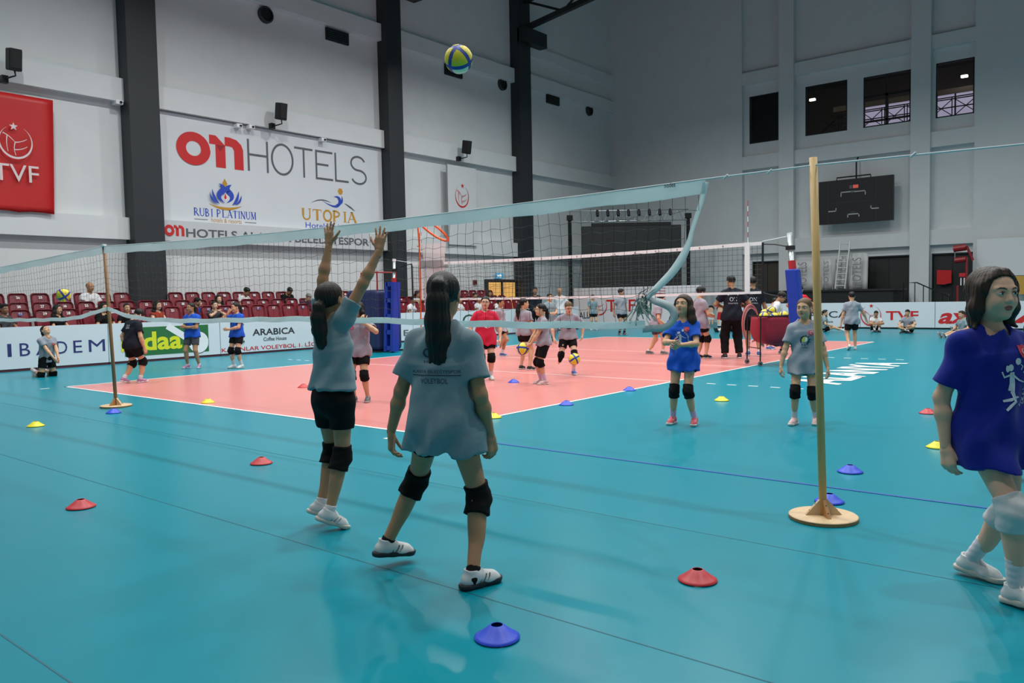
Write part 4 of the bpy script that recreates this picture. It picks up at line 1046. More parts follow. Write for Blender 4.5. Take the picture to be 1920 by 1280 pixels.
for c in (-1, 1): MB().tube([(W_*c*1.04, -D_*1.03, .35), (W_*c*1.04, D_*1.03, .35)], .010, 6).build('stretcher', BLACKM, ct)
bpy.context.view_layer.update()
for k, (x, y, z) in enumerate(((-.22, -.14, .98), (-.02, -.16, .97), (.2, -.12, .99), (-.1, .08, 1.03), (.12, .1, 1.0), (-.02, -.05, 1.09))):
    q = ct.matrix_world @ Vector((x, y, z - .02))
    ball(tuple(q), (k * 1.3, k * .7, k * 2.1), 'volleyball in the red cart, %s' % ['at the left front', 'at the middle front', 'at the right front', 'at the left back', 'at the right back', 'topmost of the pile'][k], 'volleyballs in the cart')
# ================================================================== people: implicit surfaces meshed with surface nets
def nrm_(v): v = np.asarray(v, float); return v / (np.linalg.norm(v) + 1e-12)
class Field:
    """signed distance grid; every shape only touches its own slab of the grid"""
    def __init__(s, lo, hi, h):
        s.h = h; s.lo = np.asarray(lo, float) - 3*h; n = np.ceil((np.asarray(hi, float) + 3*h - s.lo) / h).astype(int) + 1
        s.n = n; s.D = np.full(tuple(n), 9.0, np.float32)
        s.ax = [(s.lo[i] + h*np.arange(n[i])).astype(np.float32) for i in range(3)]
    def slab(s, lo, hi, pad):
        a = np.maximum(np.floor((np.asarray(lo) - pad - s.lo)/s.h).astype(int), 0); b = np.minimum(np.ceil((np.asarray(hi) + pad - s.lo)/s.h).astype(int) + 1, s.n)
        if (b <= a).any(): return None
        sl = tuple(slice(a[i], b[i]) for i in range(3))
        X = np.stack(np.meshgrid(*[s.ax[i][sl[i]] for i in range(3)], indexing='ij'), -1)
        return sl, X
    def op(s, fn, lo, hi, k=0.02, mode='u'):
        r = s.slab(lo, hi, k*1.5 + 3*s.h)
        if r is None: return s
        sl, X = r; d = fn(X).astype(np.float32); a = s.D[sl]
        if mode == 'u':
            hh = np.clip(.5 + .5*(a - d)/k, 0, 1); s.D[sl] = a*(1 - hh) + d*hh - k*hh*(1 - hh)
        elif mode == 's':
            d = -d; hh = np.clip(.5 - .5*(a - d)/k, 0, 1); s.D[sl] = a*(1 - hh) + d*hh + k*hh*(1 - hh)
        elif mode == 'w':      # add an offset
            s.D[sl] = np.where(a < 8, a + d, a)
        return s
    def cone(s, a, b, ra, rb, k=0.02, mode='u', cut=None, flat=None):
        """round cone a-b; cut = list of (point, normal): keep the side the normal points away from; flat = (axis, factor) squash"""
        a, b = np.asarray(a, float), np.asarray(b, float); r = max(ra, rb)
        lo = np.minimum(a, b) - r; hi = np.maximum(a, b) + r
        def fn(X):
            P = X - a; ba = b - a
            if flat is not None:
                ax_ = np.asarray(flat[0]); P = P + (P @ ax_)[..., None]*ax_*(flat[1] - 1); ba = ba + (ba @ ax_)*ax_*(flat[1] - 1)
            t = np.clip((P @ ba)/(ba @ ba + 1e-12), 0, 1)
            d = np.linalg.norm(P - t[..., None]*ba, axis=-1) - (ra + (rb - ra)*t)
            if flat is not None: d = d/flat[1] if flat[1] > 1 else d
            if cut:
                for q, n in cut: d = np.maximum(d, (X - np.asarray(q)) @ np.asarray(n))
            return d
        return s.op(fn, lo, hi, k, mode)
    def ell(s, c, rad, R=None, k=0.02, mode='u', cut=None):
        c = np.asarray(c, float); rad = np.asarray(rad, float); R = np.eye(3) if R is None else np.asarray(R, float)   # columns = axes
        m = rad.max()
        def fn(X):
            P = (X - c) @ R; q = np.linalg.norm(P/rad, axis=-1); g = np.linalg.norm(P/(rad*rad), axis=-1)
            d = q*(q - 1)/np.maximum(g, 1e-6)
            if cut:
                for qq, n in cut: d = np.maximum(d, (X - np.asarray(qq)) @ np.asarray(n))
            return d
        return s.op(fn, c - m, c + m, k, mode)
    def mesh(s):
        D = s.D; ins = D < 0; h = s.h
        c = np.zeros(tuple(np.array(D.shape) - 1), np.int8)
        cor = [(i, j, k) for i in (0, 1) for j in (0, 1) for k in (0, 1)]
        nx, ny, nz = c.shape
        for i, j, k in cor: c += ins[i:i+nx, j:j+ny, k:k+nz]
        act = (c > 0) & (c < 8); idx = np.full(c.shape, -1, np.int64); ii = np.argwhere(act); idx[act] = np.arange(len(ii))
        if len(ii) == 0: return np.zeros((0, 3)), np.zeros((0, 4), int)
        acc = np.zeros((len(ii), 3)); cnt = np.zeros(len(ii))
        for a in cor:
            for ax_ in range(3):
                if a[ax_]: continue
                b = list(a); b[ax_] = 1
                da = D[ii[:, 0]+a[0], ii[:, 1]+a[1], ii[:, 2]+a[2]]; db = D[ii[:, 0]+b[0], ii[:, 1]+b[1], ii[:, 2]+b[2]]
                m = (da < 0) != (db < 0); t = np.where(m, da/np.where(m, da - db, 1), 0)
                q = np.array(a, float)[None] + t[:, None]*(np.array(b) - np.array(a))[None]
                acc[m] += q[m]; cnt[m] += 1
        V = s.lo + (ii + acc/cnt[:, None])*h
        F = []
        for ax_ in range(3):
            o1, o2 = (ax_+1) % 3, (ax_+2) % 3
            sa = [slice(None)]*3; sb = [slice(None)]*3; sa[ax_] = slice(0, -1); sb[ax_] = slice(1, None)
            e = ins[tuple(sa)] != ins[tuple(sb)]; pos = np.argwhere(e)
            ok = (pos[:, o1] > 0) & (pos[:, o2] > 0) & (pos[:, o1] < D.shape[o1]-1) & (pos[:, o2] < D.shape[o2]-1); pos = pos[ok]
            q = []
            for d1, d2 in ((1, 1), (0, 1), (0, 0), (1, 0)):
                p_ = pos.copy(); p_[:, o1] -= d1; p_[:, o2] -= d2; q.append(idx[p_[:, 0], p_[:, 1], p_[:, 2]])
            q = np.stack(q, 1); fl_ = ins[pos[:, 0], pos[:, 1], pos[:, 2]]
            q[~fl_] = q[~fl_][:, ::-1]
            F.append(q)
        F = np.concatenate(F); F = F[(F >= 0).all(1)]
        return V, F
def np_mesh(name, V, F, m, smooth=True):
    me = bpy.data.meshes.new(name); n = len(F)
    me.vertices.add(len(V)); me.vertices.foreach_set('co', np.asarray(V, np.float32).ravel())
    me.loops.add(4*n); me.loops.foreach_set('vertex_index', np.asarray(F, np.int32).ravel())
    me.polygons.add(n); me.polygons.foreach_set('loop_start', np.arange(0, 4*n, 4, dtype=np.int32))
    try: me.polygons.foreach_set('loop_total', np.full(n, 4, np.int32))
    except Exception: pass
    me.update(calc_edges=True); me.validate()
    if smooth: me.polygons.foreach_set('use_smooth', [True]*len(me.polygons))
    me.materials.append(m)
    return me
def join(parts):
    V = []; F = []; o = 0
    for v, f in parts: V.append(v); F.append(f + o); o += len(v)
    return np.concatenate(V), np.concatenate(F)
def xf(vf, R, t, s=1.0):
    return (vf[0]*s) @ np.asarray(R).T + np.asarray(t), vf[1]

# ---- templates -------------------------------------------------------------
def head_template(h):
    """head 0.22 m high, x forward, y left, z up, origin at mid height"""
    f = Field((-.12, -.11, -.2), (.14, .11, .13), h)
    f.ell((-.012, 0, .028), (.094, .074, .082), k=.01)
    f.ell((.022, 0, -.026), (.061, .055, .076), k=.03)
    f.ell((.030, 0, -.062), (.046, .046, .044), k=.03)
    f.ell((.064, 0, -.088), (.018, .020, .016), k=.025)
    for s in (-1, 1):
        f.ell((.056, .032*s, -.030), (.028, .024, .026), k=.025)          # cheek
        f.ell((.010, .044*s, -.058), (.030, .012, .026), k=.03)           # jaw corner
        f.cone((.076, .012*s, .026), (.066, .046*s, .026), .009, .007, k=.016)   # brow
        f.ell((.096, .030*s, .007), (.017, .019, .012), k=.016, mode='s')
        f.ell((.0705, .030*s, .008), (.014, .0175, .0135), k=.006)          # lid mass
    f.cone((.079, 0, .012), (.094, 0, -.022), .0072, .0100, k=.016)        # nose
    for s in (-1, 1): f.ell((.087, .010*s, -.026), (.010, .0075, .0072), k=.008)
    f.cone((.079, -.015, -.050), (.079, .015, -.050), .006, .006, k=.012)
    f.cone((.078, -.013, -.060), (.078, .013, -.060), .0065, .0065, k=.012)
    f.cone((.089, -.02, -.0548), (.089, .02, -.0548), .0028, .0028, k=.005, mode='s')
    for s in (-1, 1):
        f.ell((-.008, .074*s, -.004), (.018, .009, .031), k=.008)
        f.ell((-.002, .083*s, -.002), (.009, .006, .018), k=.006, mode='s')
    f.cone((-.018, 0, -.055), (-.030, 0, -.17), .047, .046, k=.03)
    return f.mesh()
def hand_template(h, pose):
    """left hand, wrist at origin, fingers along +x, palm facing -z, thumb on +y side"""
    f = Field((-.05, -.09, -.10), (.21, .11, .08), h)
    f.cone((-.040, 0, 0), (.005, 0, 0), .0245, .0225, k=.01, flat=((0, 0, 1), 1.18))
    f.cone((.005, .0, 0), (.075, .004, 0), .022, .030, k=.02, flat=((0, 0, 1), 2.2))
    f.cone((.02, -.014, -.002), (.078, -.024, 0), .013, .012, k=.02); f.cone((.02, .016, -.002), (.08, .026, 0), .014, .012, k=.02)
    fing = [(.082, .027, .075), (.086, .009, .083), (.083, -.010, .076), (.076, -.027, .060)]
    curl = {'relaxed': (.35, .55, .45), 'open': (-.02, .08, .05), 'grip': (.55, .75, .55), 'fist': (1.35, 1.6, 1.0), 'flat': (.06, .1, .08)}[pose]
    spread = {'relaxed': .05, 'open': .22, 'grip': .10, 'fist': .02, 'flat': .04}[pose]
    for i, (x, y, L) in enumerate(fing):
        a = np.array([x, y, 0.0]); side = (1.5 - i)*spread; ang = 0
        dr = 1 + (i*.1 if pose == 'relaxed' else 0); ls = (L*.44, L*.31, L*.25); rs = (.0088, .0080, .0072, .0062)
        for j in range(3):
            ang += curl[j]*dr
            d = np.array([math.cos(ang)*math.cos(side), math.cos(ang)*math.sin(side), -math.sin(ang)])
            b = a + d*ls[j]; f.cone(a, b, rs[j]*(1 - .06*(i == 3)), rs[j+1]*(1 - .06*(i == 3)), k=.004 if j else .008); a = b
    a = np.array([.022, .022, -.006]); ta = {'relaxed': (.55, -.35), 'open': (.95, -.05), 'grip': (.7, -.55), 'fist': (.25, -.6), 'flat': (.5, -.1)}[pose]
    for j, (L, r0, r1) in enumerate(((.042, .014, .0105), (.032, .0100, .0090), (.026, .0088, .0070))):
        an = ta[0] - j*.22; d = np.array([math.cos(an), math.sin(an), ta[1] - .12*j]); d = nrm_(d); b = a + d*L; f.cone(a, b, r0, r1, k=.010 if j == 0 else .004); a = b
    return f.mesh()
def shoe_template(h):
    """foot 0.24 m long: ankle joint at origin, x forward, sole bottom at z = -0.075"""
    f = Field((-.09, -.07, -.09), (.2, .07, .06), h)
    cut = [((0, 0, -.058), (0, 0, -1))]
    f.cone((-.035, 0, -.035), (.02, 0, -.025), .034, .036, k=.02, cut=cut)
    f.cone((0, 0, -.02), (.11, .004, -.045), .036, .034, k=.02, cut=cut)
    f.cone((.08, .0, -.052), (.13, .0, -.056), .040, .030, k=.02, cut=cut, flat=((0, 0, 1), 1.3))
    f.cone((-.008, 0, -.03), (-.012, 0, .022), .036, .037, k=.02, cut=[((0, 0, .014), (.15, 0, 1))])
    f.cone((-.008, 0, .0), (-.012, 0, .05), .028, .031, k=.004, mode='s')
    up_ = f.mesh()
    g = Field((-.09, -.07, -.09), (.2, .07, .0), h)
    zc = [((0, 0, -.075), (0, 0, -1)), ((0, 0, -.050), (0, 0, 1))]
    g.cone((-.04, 0, -.06), (.03, 0, -.06), .040, .036, k=.01, cut=zc); g.cone((.03, 0, -.06), (.125, .002, -.06), .036, .042, k=.01, cut=zc)
    g.cone((.125, .002, -.058), (.145, .0, -.052), .036, .026, k=.01, cut=zc)
    return up_, g.mesh()
HEAD = {h: head_template(h) for h in (.004, .008)}
HAND = {(p_, h): hand_template(h, p_) for p_ in ('relaxed', 'open', 'grip', 'fist', 'flat') for h in (.0032, .006)}
SHOE = {h: shoe_template(h) for h in (.005, .010)}
def small(prims, h):
    lo = np.min([np.minimum(a, b) - max(r0, r1) for a, b, r0, r1 in prims], 0); hi = np.max([np.maximum(a, b) + max(r0, r1) for a, b, r0, r1 in prims], 0)
    f = Field(lo, hi, h)
    for a, b, r0, r1 in prims: f.cone(a, b, r0, r1, k=.003)
    return f.mesh()
A_ = np.array
_hb = BVHTree.FromPolygons([Vector(q) for q in HEAD[.004][0]], [tuple(int(k) for k in q) for q in HEAD[.004][1]])
def sx(y, z):
    """x of the face surface at (y, z)"""
    r = _hb.ray_cast(Vector((.2, y, z)), Vector((-1, 0, 0))); return r[0].x if r[0] is not None else .07
def face_arc(pts, rs, off, h):
    P = [A_([sx(y, z) + off, y, z]) for y, z in pts]
    return small([(P[i], P[i+1], rs[i], rs[i+1]) for i in range(len(P) - 1)], h)
def face_part(kind, s):
    if kind == 'eyebrow': return face_arc([(.013*s, .0255), (.024*s, .0300), (.036*s, .0310), (.048*s, .0265)], (.0022, .0030, .0028, .0014), .0006, .0020)
    if kind == 'eyelash': return face_arc([(.0165*s, .0085), (.023*s, .0132), (.031*s, .0146), (.039*s, .0120), (.044*s, .0085)], (.0009, .0016, .0019, .0017, .0012), .0016, .0016)
    x0 = sx(.030*s, .0075)
    if kind == 'eye':
        f = Field((x0 - .015, .030*s - .02, -.005), (x0 + .01, .030*s + .02, .02), .0018); f.ell((x0 - .0065, .0302*s, .0078), (.0100, .0140, .0068), k=.001); return f.mesh()
    f = Field((x0 - .01, .030*s - .01, -.002), (x0 + .01, .030*s + .01, .018), .0013); f.ell((x0 + .0012, .0302*s, .0082), (.0036, .0062, .0062), k=.001); return f.mesh()
FACE = {(k_, s_): face_part(k_, s_) for k_ in ('eyebrow', 'eyelash', 'eye', 'iris') for s_ in (1, -1)}
LIPS = join([face_arc([(-.0215, -.0535), (-.011, -.0505), (-.004, -.0495), (.004, -.0495), (.011, -.0505), (.0215, -.0535)], (.0012, .0034, .0040, .0040, .0034, .0012), -.0006, .0018),
             face_arc([(-.0205, -.0545), (-.011, -.0600), (0, -.0615), (.011, -.0600), (.0205, -.0545)], (.0012, .0042, .0050, .0042, .0012), -.0012, .0018)])
def strand_noise(X, c, n=22, amp=.003, wav=9):
    """shallow grooves that run down the hair"""
    a = np.arctan2(X[..., 1] - c[1], X[..., 0] - c[0] + 1e-6); z = X[..., 2]
    return amp*(np.sin(a*n + np.sin(z*wav)*1.3) + .6*np.sin(a*n*2.3 + z*14 + 1.0) + .35*np.sin(a*n*.55 - z*21))
_hair = {}
def hair_template(kind, h):
    if (kind, h) in _hair: return _hair[(kind, h)]
    f = Field((-.26, -.19, -.46), (.13, .19, .17), h)
    C0 = (-.016, 0, .030)
    if kind == 'short':
        f.ell((-.014, 0, .036), (.100, .081, .088), k=.01, cut=[((-.02, 0, -.045), (.25, 0, -1)), ((.048, 0, .05), (1, 0, -.75))])
        f.ell((.035, 0, .088), (.055, .058, .03), k=.02)
    elif kind == 'mop':
        f.ell((-.012, 0, .040), (.106, .086, .090), k=.01, cut=[((-.02, 0, -.05), (.25, 0, -1)), ((.062, 0, .03), (1, 0, -.55))])
        for i in range(7): f.ell((.05 - .004*abs(i - 3), -.05 + .0167*i, .075), (.03, .018, .026), k=.015)
    elif kind == 'bald':
        f.ell((-.016, 0, .026), (.096, .077, .078), k=.01, cut=[((-.02, 0, -.045), (.25, 0, -1)), ((.02, 0, .0), (1, 0, .55))])
    elif kind == 'bob':       # loose hair to the jaw, parted, swept off the forehead
        f.ell((-.020, 0, .034), (.106, .089, .090), k=.01, cut=[((.040, 0, .060), (1, 0, -1.0))])
        for s in (-1, 1):
            f.cone((.01, .066*s, .03), (-.004, .084*s, -.06), .030, .030, k=.03); f.cone((-.004, .084*s, -.06), (-.016, .082*s, -.120), .030, .022, k=.03)
            f.cone((-.02, .082*s, -.11), (.012, .10*s, -.142), .016, .008, k=.014)
            f.cone((.038, .020*s, .100), (.030, .072*s, .02), .014, .014, k=.02)
        f.cone((-.06, 0, .02), (-.07, 0, -.10), .075, .060, k=.04, flat=((1, 0, 0), 1.3)); f.cone((-.06, .04, -.08), (-.06, .05, -.135), .035, .018, k=.03); f.cone((-.06, -.04, -.08), (-.06, -.05, -.135), .035, .018, k=.03)
    elif kind == 'long':      # loose wavy hair below the shoulders
        f.ell((-.016, 0, .034), (.104, .087, .090), k=.01, cut=[((.052, 0, .05), (1, 0, -.9))])
        for s in (-1, 1):
            f.cone((.010, .064*s, .03), (-.008, .092*s, -.06), .028, .038, k=.03); f.cone((-.008, .092*s, -.06), (-.02, .110*s, -.16), .040, .042, k=.03); f.cone((-.02, .110*s, -.16), (-.03, .118*s, -.27), .042, .022, k=.03)
        f.cone((-.06, 0, .0), (-.085, 0, -.15), .078, .085, k=.04, flat=((1, 0, 0), 1.6)); f.cone((-.085, .03, -.15), (-.09, .055, -.32), .06, .03, k=.04); f.cone((-.085, -.03, -.15), (-.09, -.04, -.30), .06, .03, k=.04)
    else:                     # pulled back: 'pony', 'pony_high', 'tail'
        f.ell((-.018, 0, .032), (.100, .080, .087), k=.01, cut=[((.050, 0, .045), (1, 0, -.85)), ((-.03, 0, -.075), (.35, 0, -1))])
        if kind == 'pony':    # thick tail from the crown
            tip = [(-.096, 0, .066, .022), (-.118, .0, .045, .036), (-.122, .003, -.03, .052), (-.118, .006, -.12, .060), (-.114, .004, -.21, .056), (-.114, -.006, -.30, .040), (-.116, -.014, -.40, .012)]
            f.cone((-.114, .02, -.2), (-.118, .045, -.36), .034, .008, k=.02); f.cone((-.114, -.02, -.2), (-.118, -.04, -.34), .034, .008, k=.02)
        elif kind == 'low':
            tip = [(-.095, 0, -.01, .026), (-.125, 0, -.025, .036), (-.140, .006, -.09, .045), (-.140, .008, -.17, .047), (-.132, .004, -.25, .042), (-.128, .0, -.32, .026), (-.125, 0, -.37, .010)]
        elif kind == 'bun':
            tip = [(-.10, 0, .05, .03), (-.125, 0, .055, .034)]
        else:
            tip = [(-.09, 0, .02, .024), (-.12, 0, .0, .03), (-.13, .003, -.07, .034), (-.128, .005, -.15, .032), (-.122, .004, -.23, .014)]
        for a, b in zip(tip[:-1], tip[1:]): f.cone(a[:3], b[:3], a[3], b[3], k=.018)
    f.op(lambda X: strand_noise(X, C0, 31 if h < .006 else 12, .0013 if h < .006 else .0022), (-.26, -.19, -.46), (.13, .19, .17), .0, 'w')
    if kind not in ('short', 'mop', 'bald'):
        f.op(lambda X: strand_noise(X, (-.128, 0, 0), 13, .0014, 14), (-.26, -.12, -.46), (-.10, .12, .01), .0, 'w')
    _hair[(kind, h)] = f.mesh(); return _hair[(kind, h)]

# ---- skeleton --------------------------------------------------------------
def rotz(a): c, s = math.cos(a), math.sin(a); return np.array([[c, -s, 0], [s, c, 0], [0, 0, 1.0]])
def roty(a): c, s = math.cos(a), math.sin(a); return np.array([[c, 0, s], [0, 1, 0], [-s, 0, c]])
def rotx(a): c, s = math.cos(a), math.sin(a); return np.array([[1, 0, 0], [0, c, -s], [0, s, c]])
def ik(a, t, l1, l2, hint):
    a, t = np.asarray(a, float), np.asarray(t, float); d = t - a; L = np.linalg.norm(d); mx = (l1 + l2)*.998
    if L > mx: d = d/L*mx; L = mx; t = a + d
    u = d/L; x = (l1*l1 - l2*l2 + L*L)/(2*L); hgt = math.sqrt(max(0, l1*l1 - x*x))
    hn = np.asarray(hint, float); hn = hn - u*(hn @ u); hn = nrm_(hn)
    return a + u*x + hn*hgt, t
SKIN = [mat('skin_%d' % i, c, .5, spec=.35, var=.05, vscale=9) for i, c in enumerate(((206, 160, 126), (174, 130, 96), (218, 174, 146), (150, 108, 80)))]
HAIRM = {n: mat('hair_' + n, c, .5, spec=.3, var=.22, vscale=26, stretch=(1, 1, .15), bump=.22, bscale=120) for n, c in (('black', (22, 19, 18)), ('brown', (52, 38, 30)), ('light', (96, 74, 52)), ('grey', (120, 116, 112)), ('dark', (34, 27, 24)))}
EYEW = mat('eye_white', (222, 218, 214), .25); IRISM = mat('iris_brown', (42, 28, 20), .15); LIPM = mat('lip', (150, 84, 78), .45); BROWM = mat('eyebrow', (44, 33, 27), .7)
def cloth(n, c, rough=.85): return mat('cloth_' + n, c, rough, spec=.25, var=.05, vscale=14, bump=.25, bscale=22, sheen=.12 if max(c) > 90 else 0.0)
GREYT = cloth('grey', (138, 146, 156)); AQUAT = cloth('aqua_grey', (120, 142, 150)); AQUAD = cloth('aqua_grey2', (120, 140, 148)); BLUET = cloth('blue', (20, 82, 190)); ROYALT = cloth('royal', (12, 30, 132)); NAVYT = cloth('navy', (26, 30, 40)); BLACKT = cloth('black', (9, 9, 11)); REDT = cloth('red', (196, 30, 60)); WHITET = cloth('white', (212, 212, 214)); PURT = cloth('mauve_grey', (150, 142, 152)); ORANT = cloth('rust', (150, 52, 34)); TANT = cloth('tan', (176, 150, 110)); DGREYT = cloth('dark_grey', (70, 72, 76)); YELT = cloth('yellow', (214, 208, 50)); MAROT = cloth('maroon', (66, 40, 56)); JEANT = cloth('jean', (110, 122, 134))
PADB = cloth('kneepad_black', (8, 8, 10), .9); PADW = cloth('kneepad_white', (196, 198, 198), .8)
SOCKW = cloth('sock_white', (214, 208, 212)); SOCKB = cloth('sock_black', (18, 18, 20))
SHOEM = {n: (mat('shoe_' + n, c, .55, var=.05, vscale=20), mat('sole_' + n, s, .5)) for n, c, s in (('white', (206, 208, 208), (196, 190, 180)), ('white_dark', (208, 210, 210), (30, 32, 40)), ('pink', (206, 84, 92), (214, 206, 206)), ('pale_pink', (214, 178, 176), (216, 212, 208)), ('black', (28, 28, 30), (200, 200, 200)), ('grey', (96, 96, 98), (170, 170, 170)), ('blue', (60, 92, 160), (206, 210, 214)), ('mauve', (170, 120, 156), (216, 212, 216)), ('blackall', (24, 24, 26), (34, 34, 36)))}

def person(label, pos, yaw, H, pose=None, top=GREYT, hem=.44, hemr=.116, sleeve=.62, looser=1.0, bottom=('shorts', BLACKT, .55), pads=PADB, sock=(SOCKW, .12), shoe='white', hair=('pony', 'black'), skin=0, detail=1, build=1.0, head=.145, group=None, band_=None, seat=False, face=True, stripe=None):
    """detail 0 = far, 1 = middle, 2 = near. All pose numbers are in body heights, x forward, y left, z up."""
    P = dict(lean=0.0, side=0.0, twist=0.0, hip=None, pel=(0, 0), head_yaw=0.0, head_pitch=0.0, head_roll=0.0,
             hl=(.03, .15, .455), hr=(.03, -.15, .455), el=(-.6, .6, 0), er=(-.6, -.6, 0), handl=('relaxed', None, None), handr=('relaxed', None, None),
             fl=(0, .075, 0), fr=(0, -.075, 0), yl=.12, yr=-.12, pl=0.0, pr=0.0, kl=(1, .1, 0), kr=(1, -.1, 0))
    if pose: P.update(pose)
    h = (.020, .0115, .0068)[detail]; hh = (.006, .006, .0032)[detail]; hhd = (.008, .004, .004)[detail]; hsh = (.010, .010, .005)[detail]
    B = build; J = {}
    hz = P['hip'] if P['hip'] is not None else .515
    pel = np.array([P['pel'][0], P['pel'][1], hz])
    Rp = roty(P['lean']*.45) @ rotx(-P['side']*.5); Rc = rotz(P['twist']) @ roty(P['lean']) @ rotx(-P['side'])
    up_p, up_c = Rp[:, 2], Rc[:, 2]
    waist = pel + Rp @ np.array([0, 0, .10]); neck = waist + Rc @ np.array([-.004, 0, .205]); chest = waist + Rc @ np.array([0, 0, .10])
    sh = {s: neck + Rc @ np.array([-.004, .094*s*(.5 + .5*B), -.040]) for s in (1, -1)}
    if P.get('shrug'):
        for s in (1, -1): sh[s] = sh[s] + Rc @ np.array([.005, -.018*s, P['shrug']])
    hipj = {s: pel + Rp @ np.array([0, .052*s, -.008]) for s in (1, -1)}
    arm = {}; leg = {}
    for s, hk, ek in ((1, 'hl', 'el'), (-1, 'hr', 'er')):
        arm[s] = ik(sh[s], P[hk], .168, .150, P[ek])
    for s, fk, kk, pk, yk in ((1, 'fl', 'kl', 'pl', 'yl'), (-1, 'fr', 'kr', 'pr', 'yr')):
        Rf = rotz(P[yk]) @ roty(P[pk])
        f0 = np.array(P[fk], float)
        k_ = 1.0 if not seat else 1.0
        sole = .075*(1.0/1.5)     # sole depth in body heights for a 1.5 m child
        pitch = P[pk]
        lift = sole*math.cos(pitch) + (.085*math.sin(pitch) if pitch > 0 else -.03*math.sin(pitch))
        ank = f0 + np.array([0, 0, lift])
        kn, an_ = ik(hipj[s], ank, .245, .232, P[kk]); leg[s] = (kn, an_, Rf)
    # everything to metres
    S = H
    Rw = rotz(yaw); O = np.array([pos[0], pos[1], pos[2] if len(pos) > 2 else 0.0])
    root = thing('person', label, 'person', tuple(O), yaw, group)
    def put(name, vf, m, parent=root, smooth=True):
        if len(vf[1]) == 0: return None
        return obj(name, np_mesh(name, vf[0], vf[1], m, smooth), parent)
    allp = [pel, neck, waist] + [q for s in (1, -1) for q in (arm[s][0], arm[s][1], leg[s][0], leg[s][1], sh[s])]
    lo = (np.min(allp, 0) - .13)*S; hi = (np.max(allp, 0) + .13)*S
    f = Field(lo, hi, h)
    hs = head/.22*S           # head scale
    Rh = Rc @ rotz(P['head_yaw']) @ roty(P['head_pitch']) @ rotx(P['head_roll'])
    if P.get('head_abs') is not None: Rh = P['head_abs']
    hc = (neck + up_c*.034)*S + Rh @ (np.array([.018, 0, .118])*hs)
    nb = hc + Rh @ (np.array([-.020, 0, -.085])*hs)
    # torso
    f.ell(pel*S, np.array([.066, .088*B, .07])*S, Rp, k=.03*S); f.ell((pel*.45 + waist*.55)*S, np.array([.056*B, .072*B, .09])*S, Rp, k=.05*S)
    f.ell(chest*S + Rc @ np.array([0, 0, .01])*S, np.array([.062*B, .086*B, .10])*S, Rc, k=.05*S)
    f.cone(sh[1]*S, sh[-1]*S, .032*S*B, .032*S*B, k=.04*S); f.cone((neck + up_c*.0)*S + Rc @ np.array([-.008, .025, 0])*S, sh[1]*S, .024*S, .026*S*B, k=.03*S); f.cone((neck + up_c*.0)*S + Rc @ np.array([-.008, -.025, 0])*S, sh[-1]*S, .024*S, .026*S*B, k=.03*S); f.cone((neck - up_c*.03)*S, nb, .034*S, .0285*S, k=.025*S)
    for s in (1, -1):
        el, wr = arm[s]; f.cone(sh[s]*S, el*S, .0325*S*B, .0235*S*B, k=.02*S); f.cone(el*S, (el*.68 + wr*.32)*S, .0230*S*B, .0242*S*B, k=.016*S); f.cone((el*.68 + wr*.32)*S, (wr*1.0)*S, .0242*S*B, .0150*S, k=.016*S)
        kn, an_, Rf = leg[s]
        f.cone(hipj[s]*S, kn*S, .0510*S*B, .0325*S*B, k=.03*S); f.cone(kn*S, an_*S, .0315*S*B, .0200*S, k=.012*S)
        back = nrm_(np.cross(np.cross(an_ - kn, np.array([math.cos(0), 0, 0]) + 1e-3), an_ - kn)); kd = nrm_(kn - (hipj[s] + an_)/2 + np.array([.02, 0, 0]))
        f.ell((kn*.70 + an_*.30)*S - kd*.011*S, np.array([.028, .028, .085])*S*np.array([B, B, 1]), np.stack([kd, nrm_(np.cross(an_ - kn, kd)), nrm_(an_ - kn)], 1), k=.02*S)
        if detail == 2: f.ell(kn*S + kd*.012*S, np.array([.022, .024, .03])*S*B, None, k=.02*S)
    parts = [f.mesh(), xf(HEAD[hhd], Rh, hc, hs)]
    hsz = .90*H/1.5 if H < 1.62 else .98*H/1.62
    for s, key in ((1, 'handl'), (-1, 'handr')):
        el, wr = arm[s]; pz, fwd, palm = P[key]
        fd = nrm_(wr - el) if fwd is None else nrm_(fwd)
        pn = np.array([0, -s, -.15]) if palm is None else np.asarray(palm, float)
        pn = nrm_(pn - fd*(pn @ fd)); zc = -pn; yc = np.cross(zc, fd)
        R = np.stack([fd, yc, zc], 1); v, fc = HAND[(pz, hh)]
        # the template is a left hand: thumb on +y when the palm looks down; mirror so the thumb points to the body's front/up side
        thumb = P.get('thl' if s == 1 else 'thr', None)
        want = np.array([1, 0, .3]) if thumb is None else np.asarray(thumb, float)
        mir_ = (yc @ want) < 0
        vv = v.copy()
        if mir_: vv[:, 1] *= -1; fc = fc[:, ::-1]
        parts.append(xf((vv, fc), R, wr*S + fd*.006*S, hsz))
    body = put('body', join(parts), SKIN[skin])
    # face
    if face:
        for fs2 in (1, -1):
            e = put('eye', xf(FACE[('eye', fs2)], Rh, hc, hs), EYEW); put('iris', xf(FACE[('iris', fs2)], Rh, hc, hs), IRISM, e)
            if detail > 0: put('eyelash', xf(FACE[('eyelash', fs2)], Rh, hc, hs), BROWM, e)
            put('eyebrow', xf(FACE[('eyebrow', fs2)], Rh, hc, hs), BROWM)
        put('lips', xf(LIPS, Rh, hc, hs), LIPM)
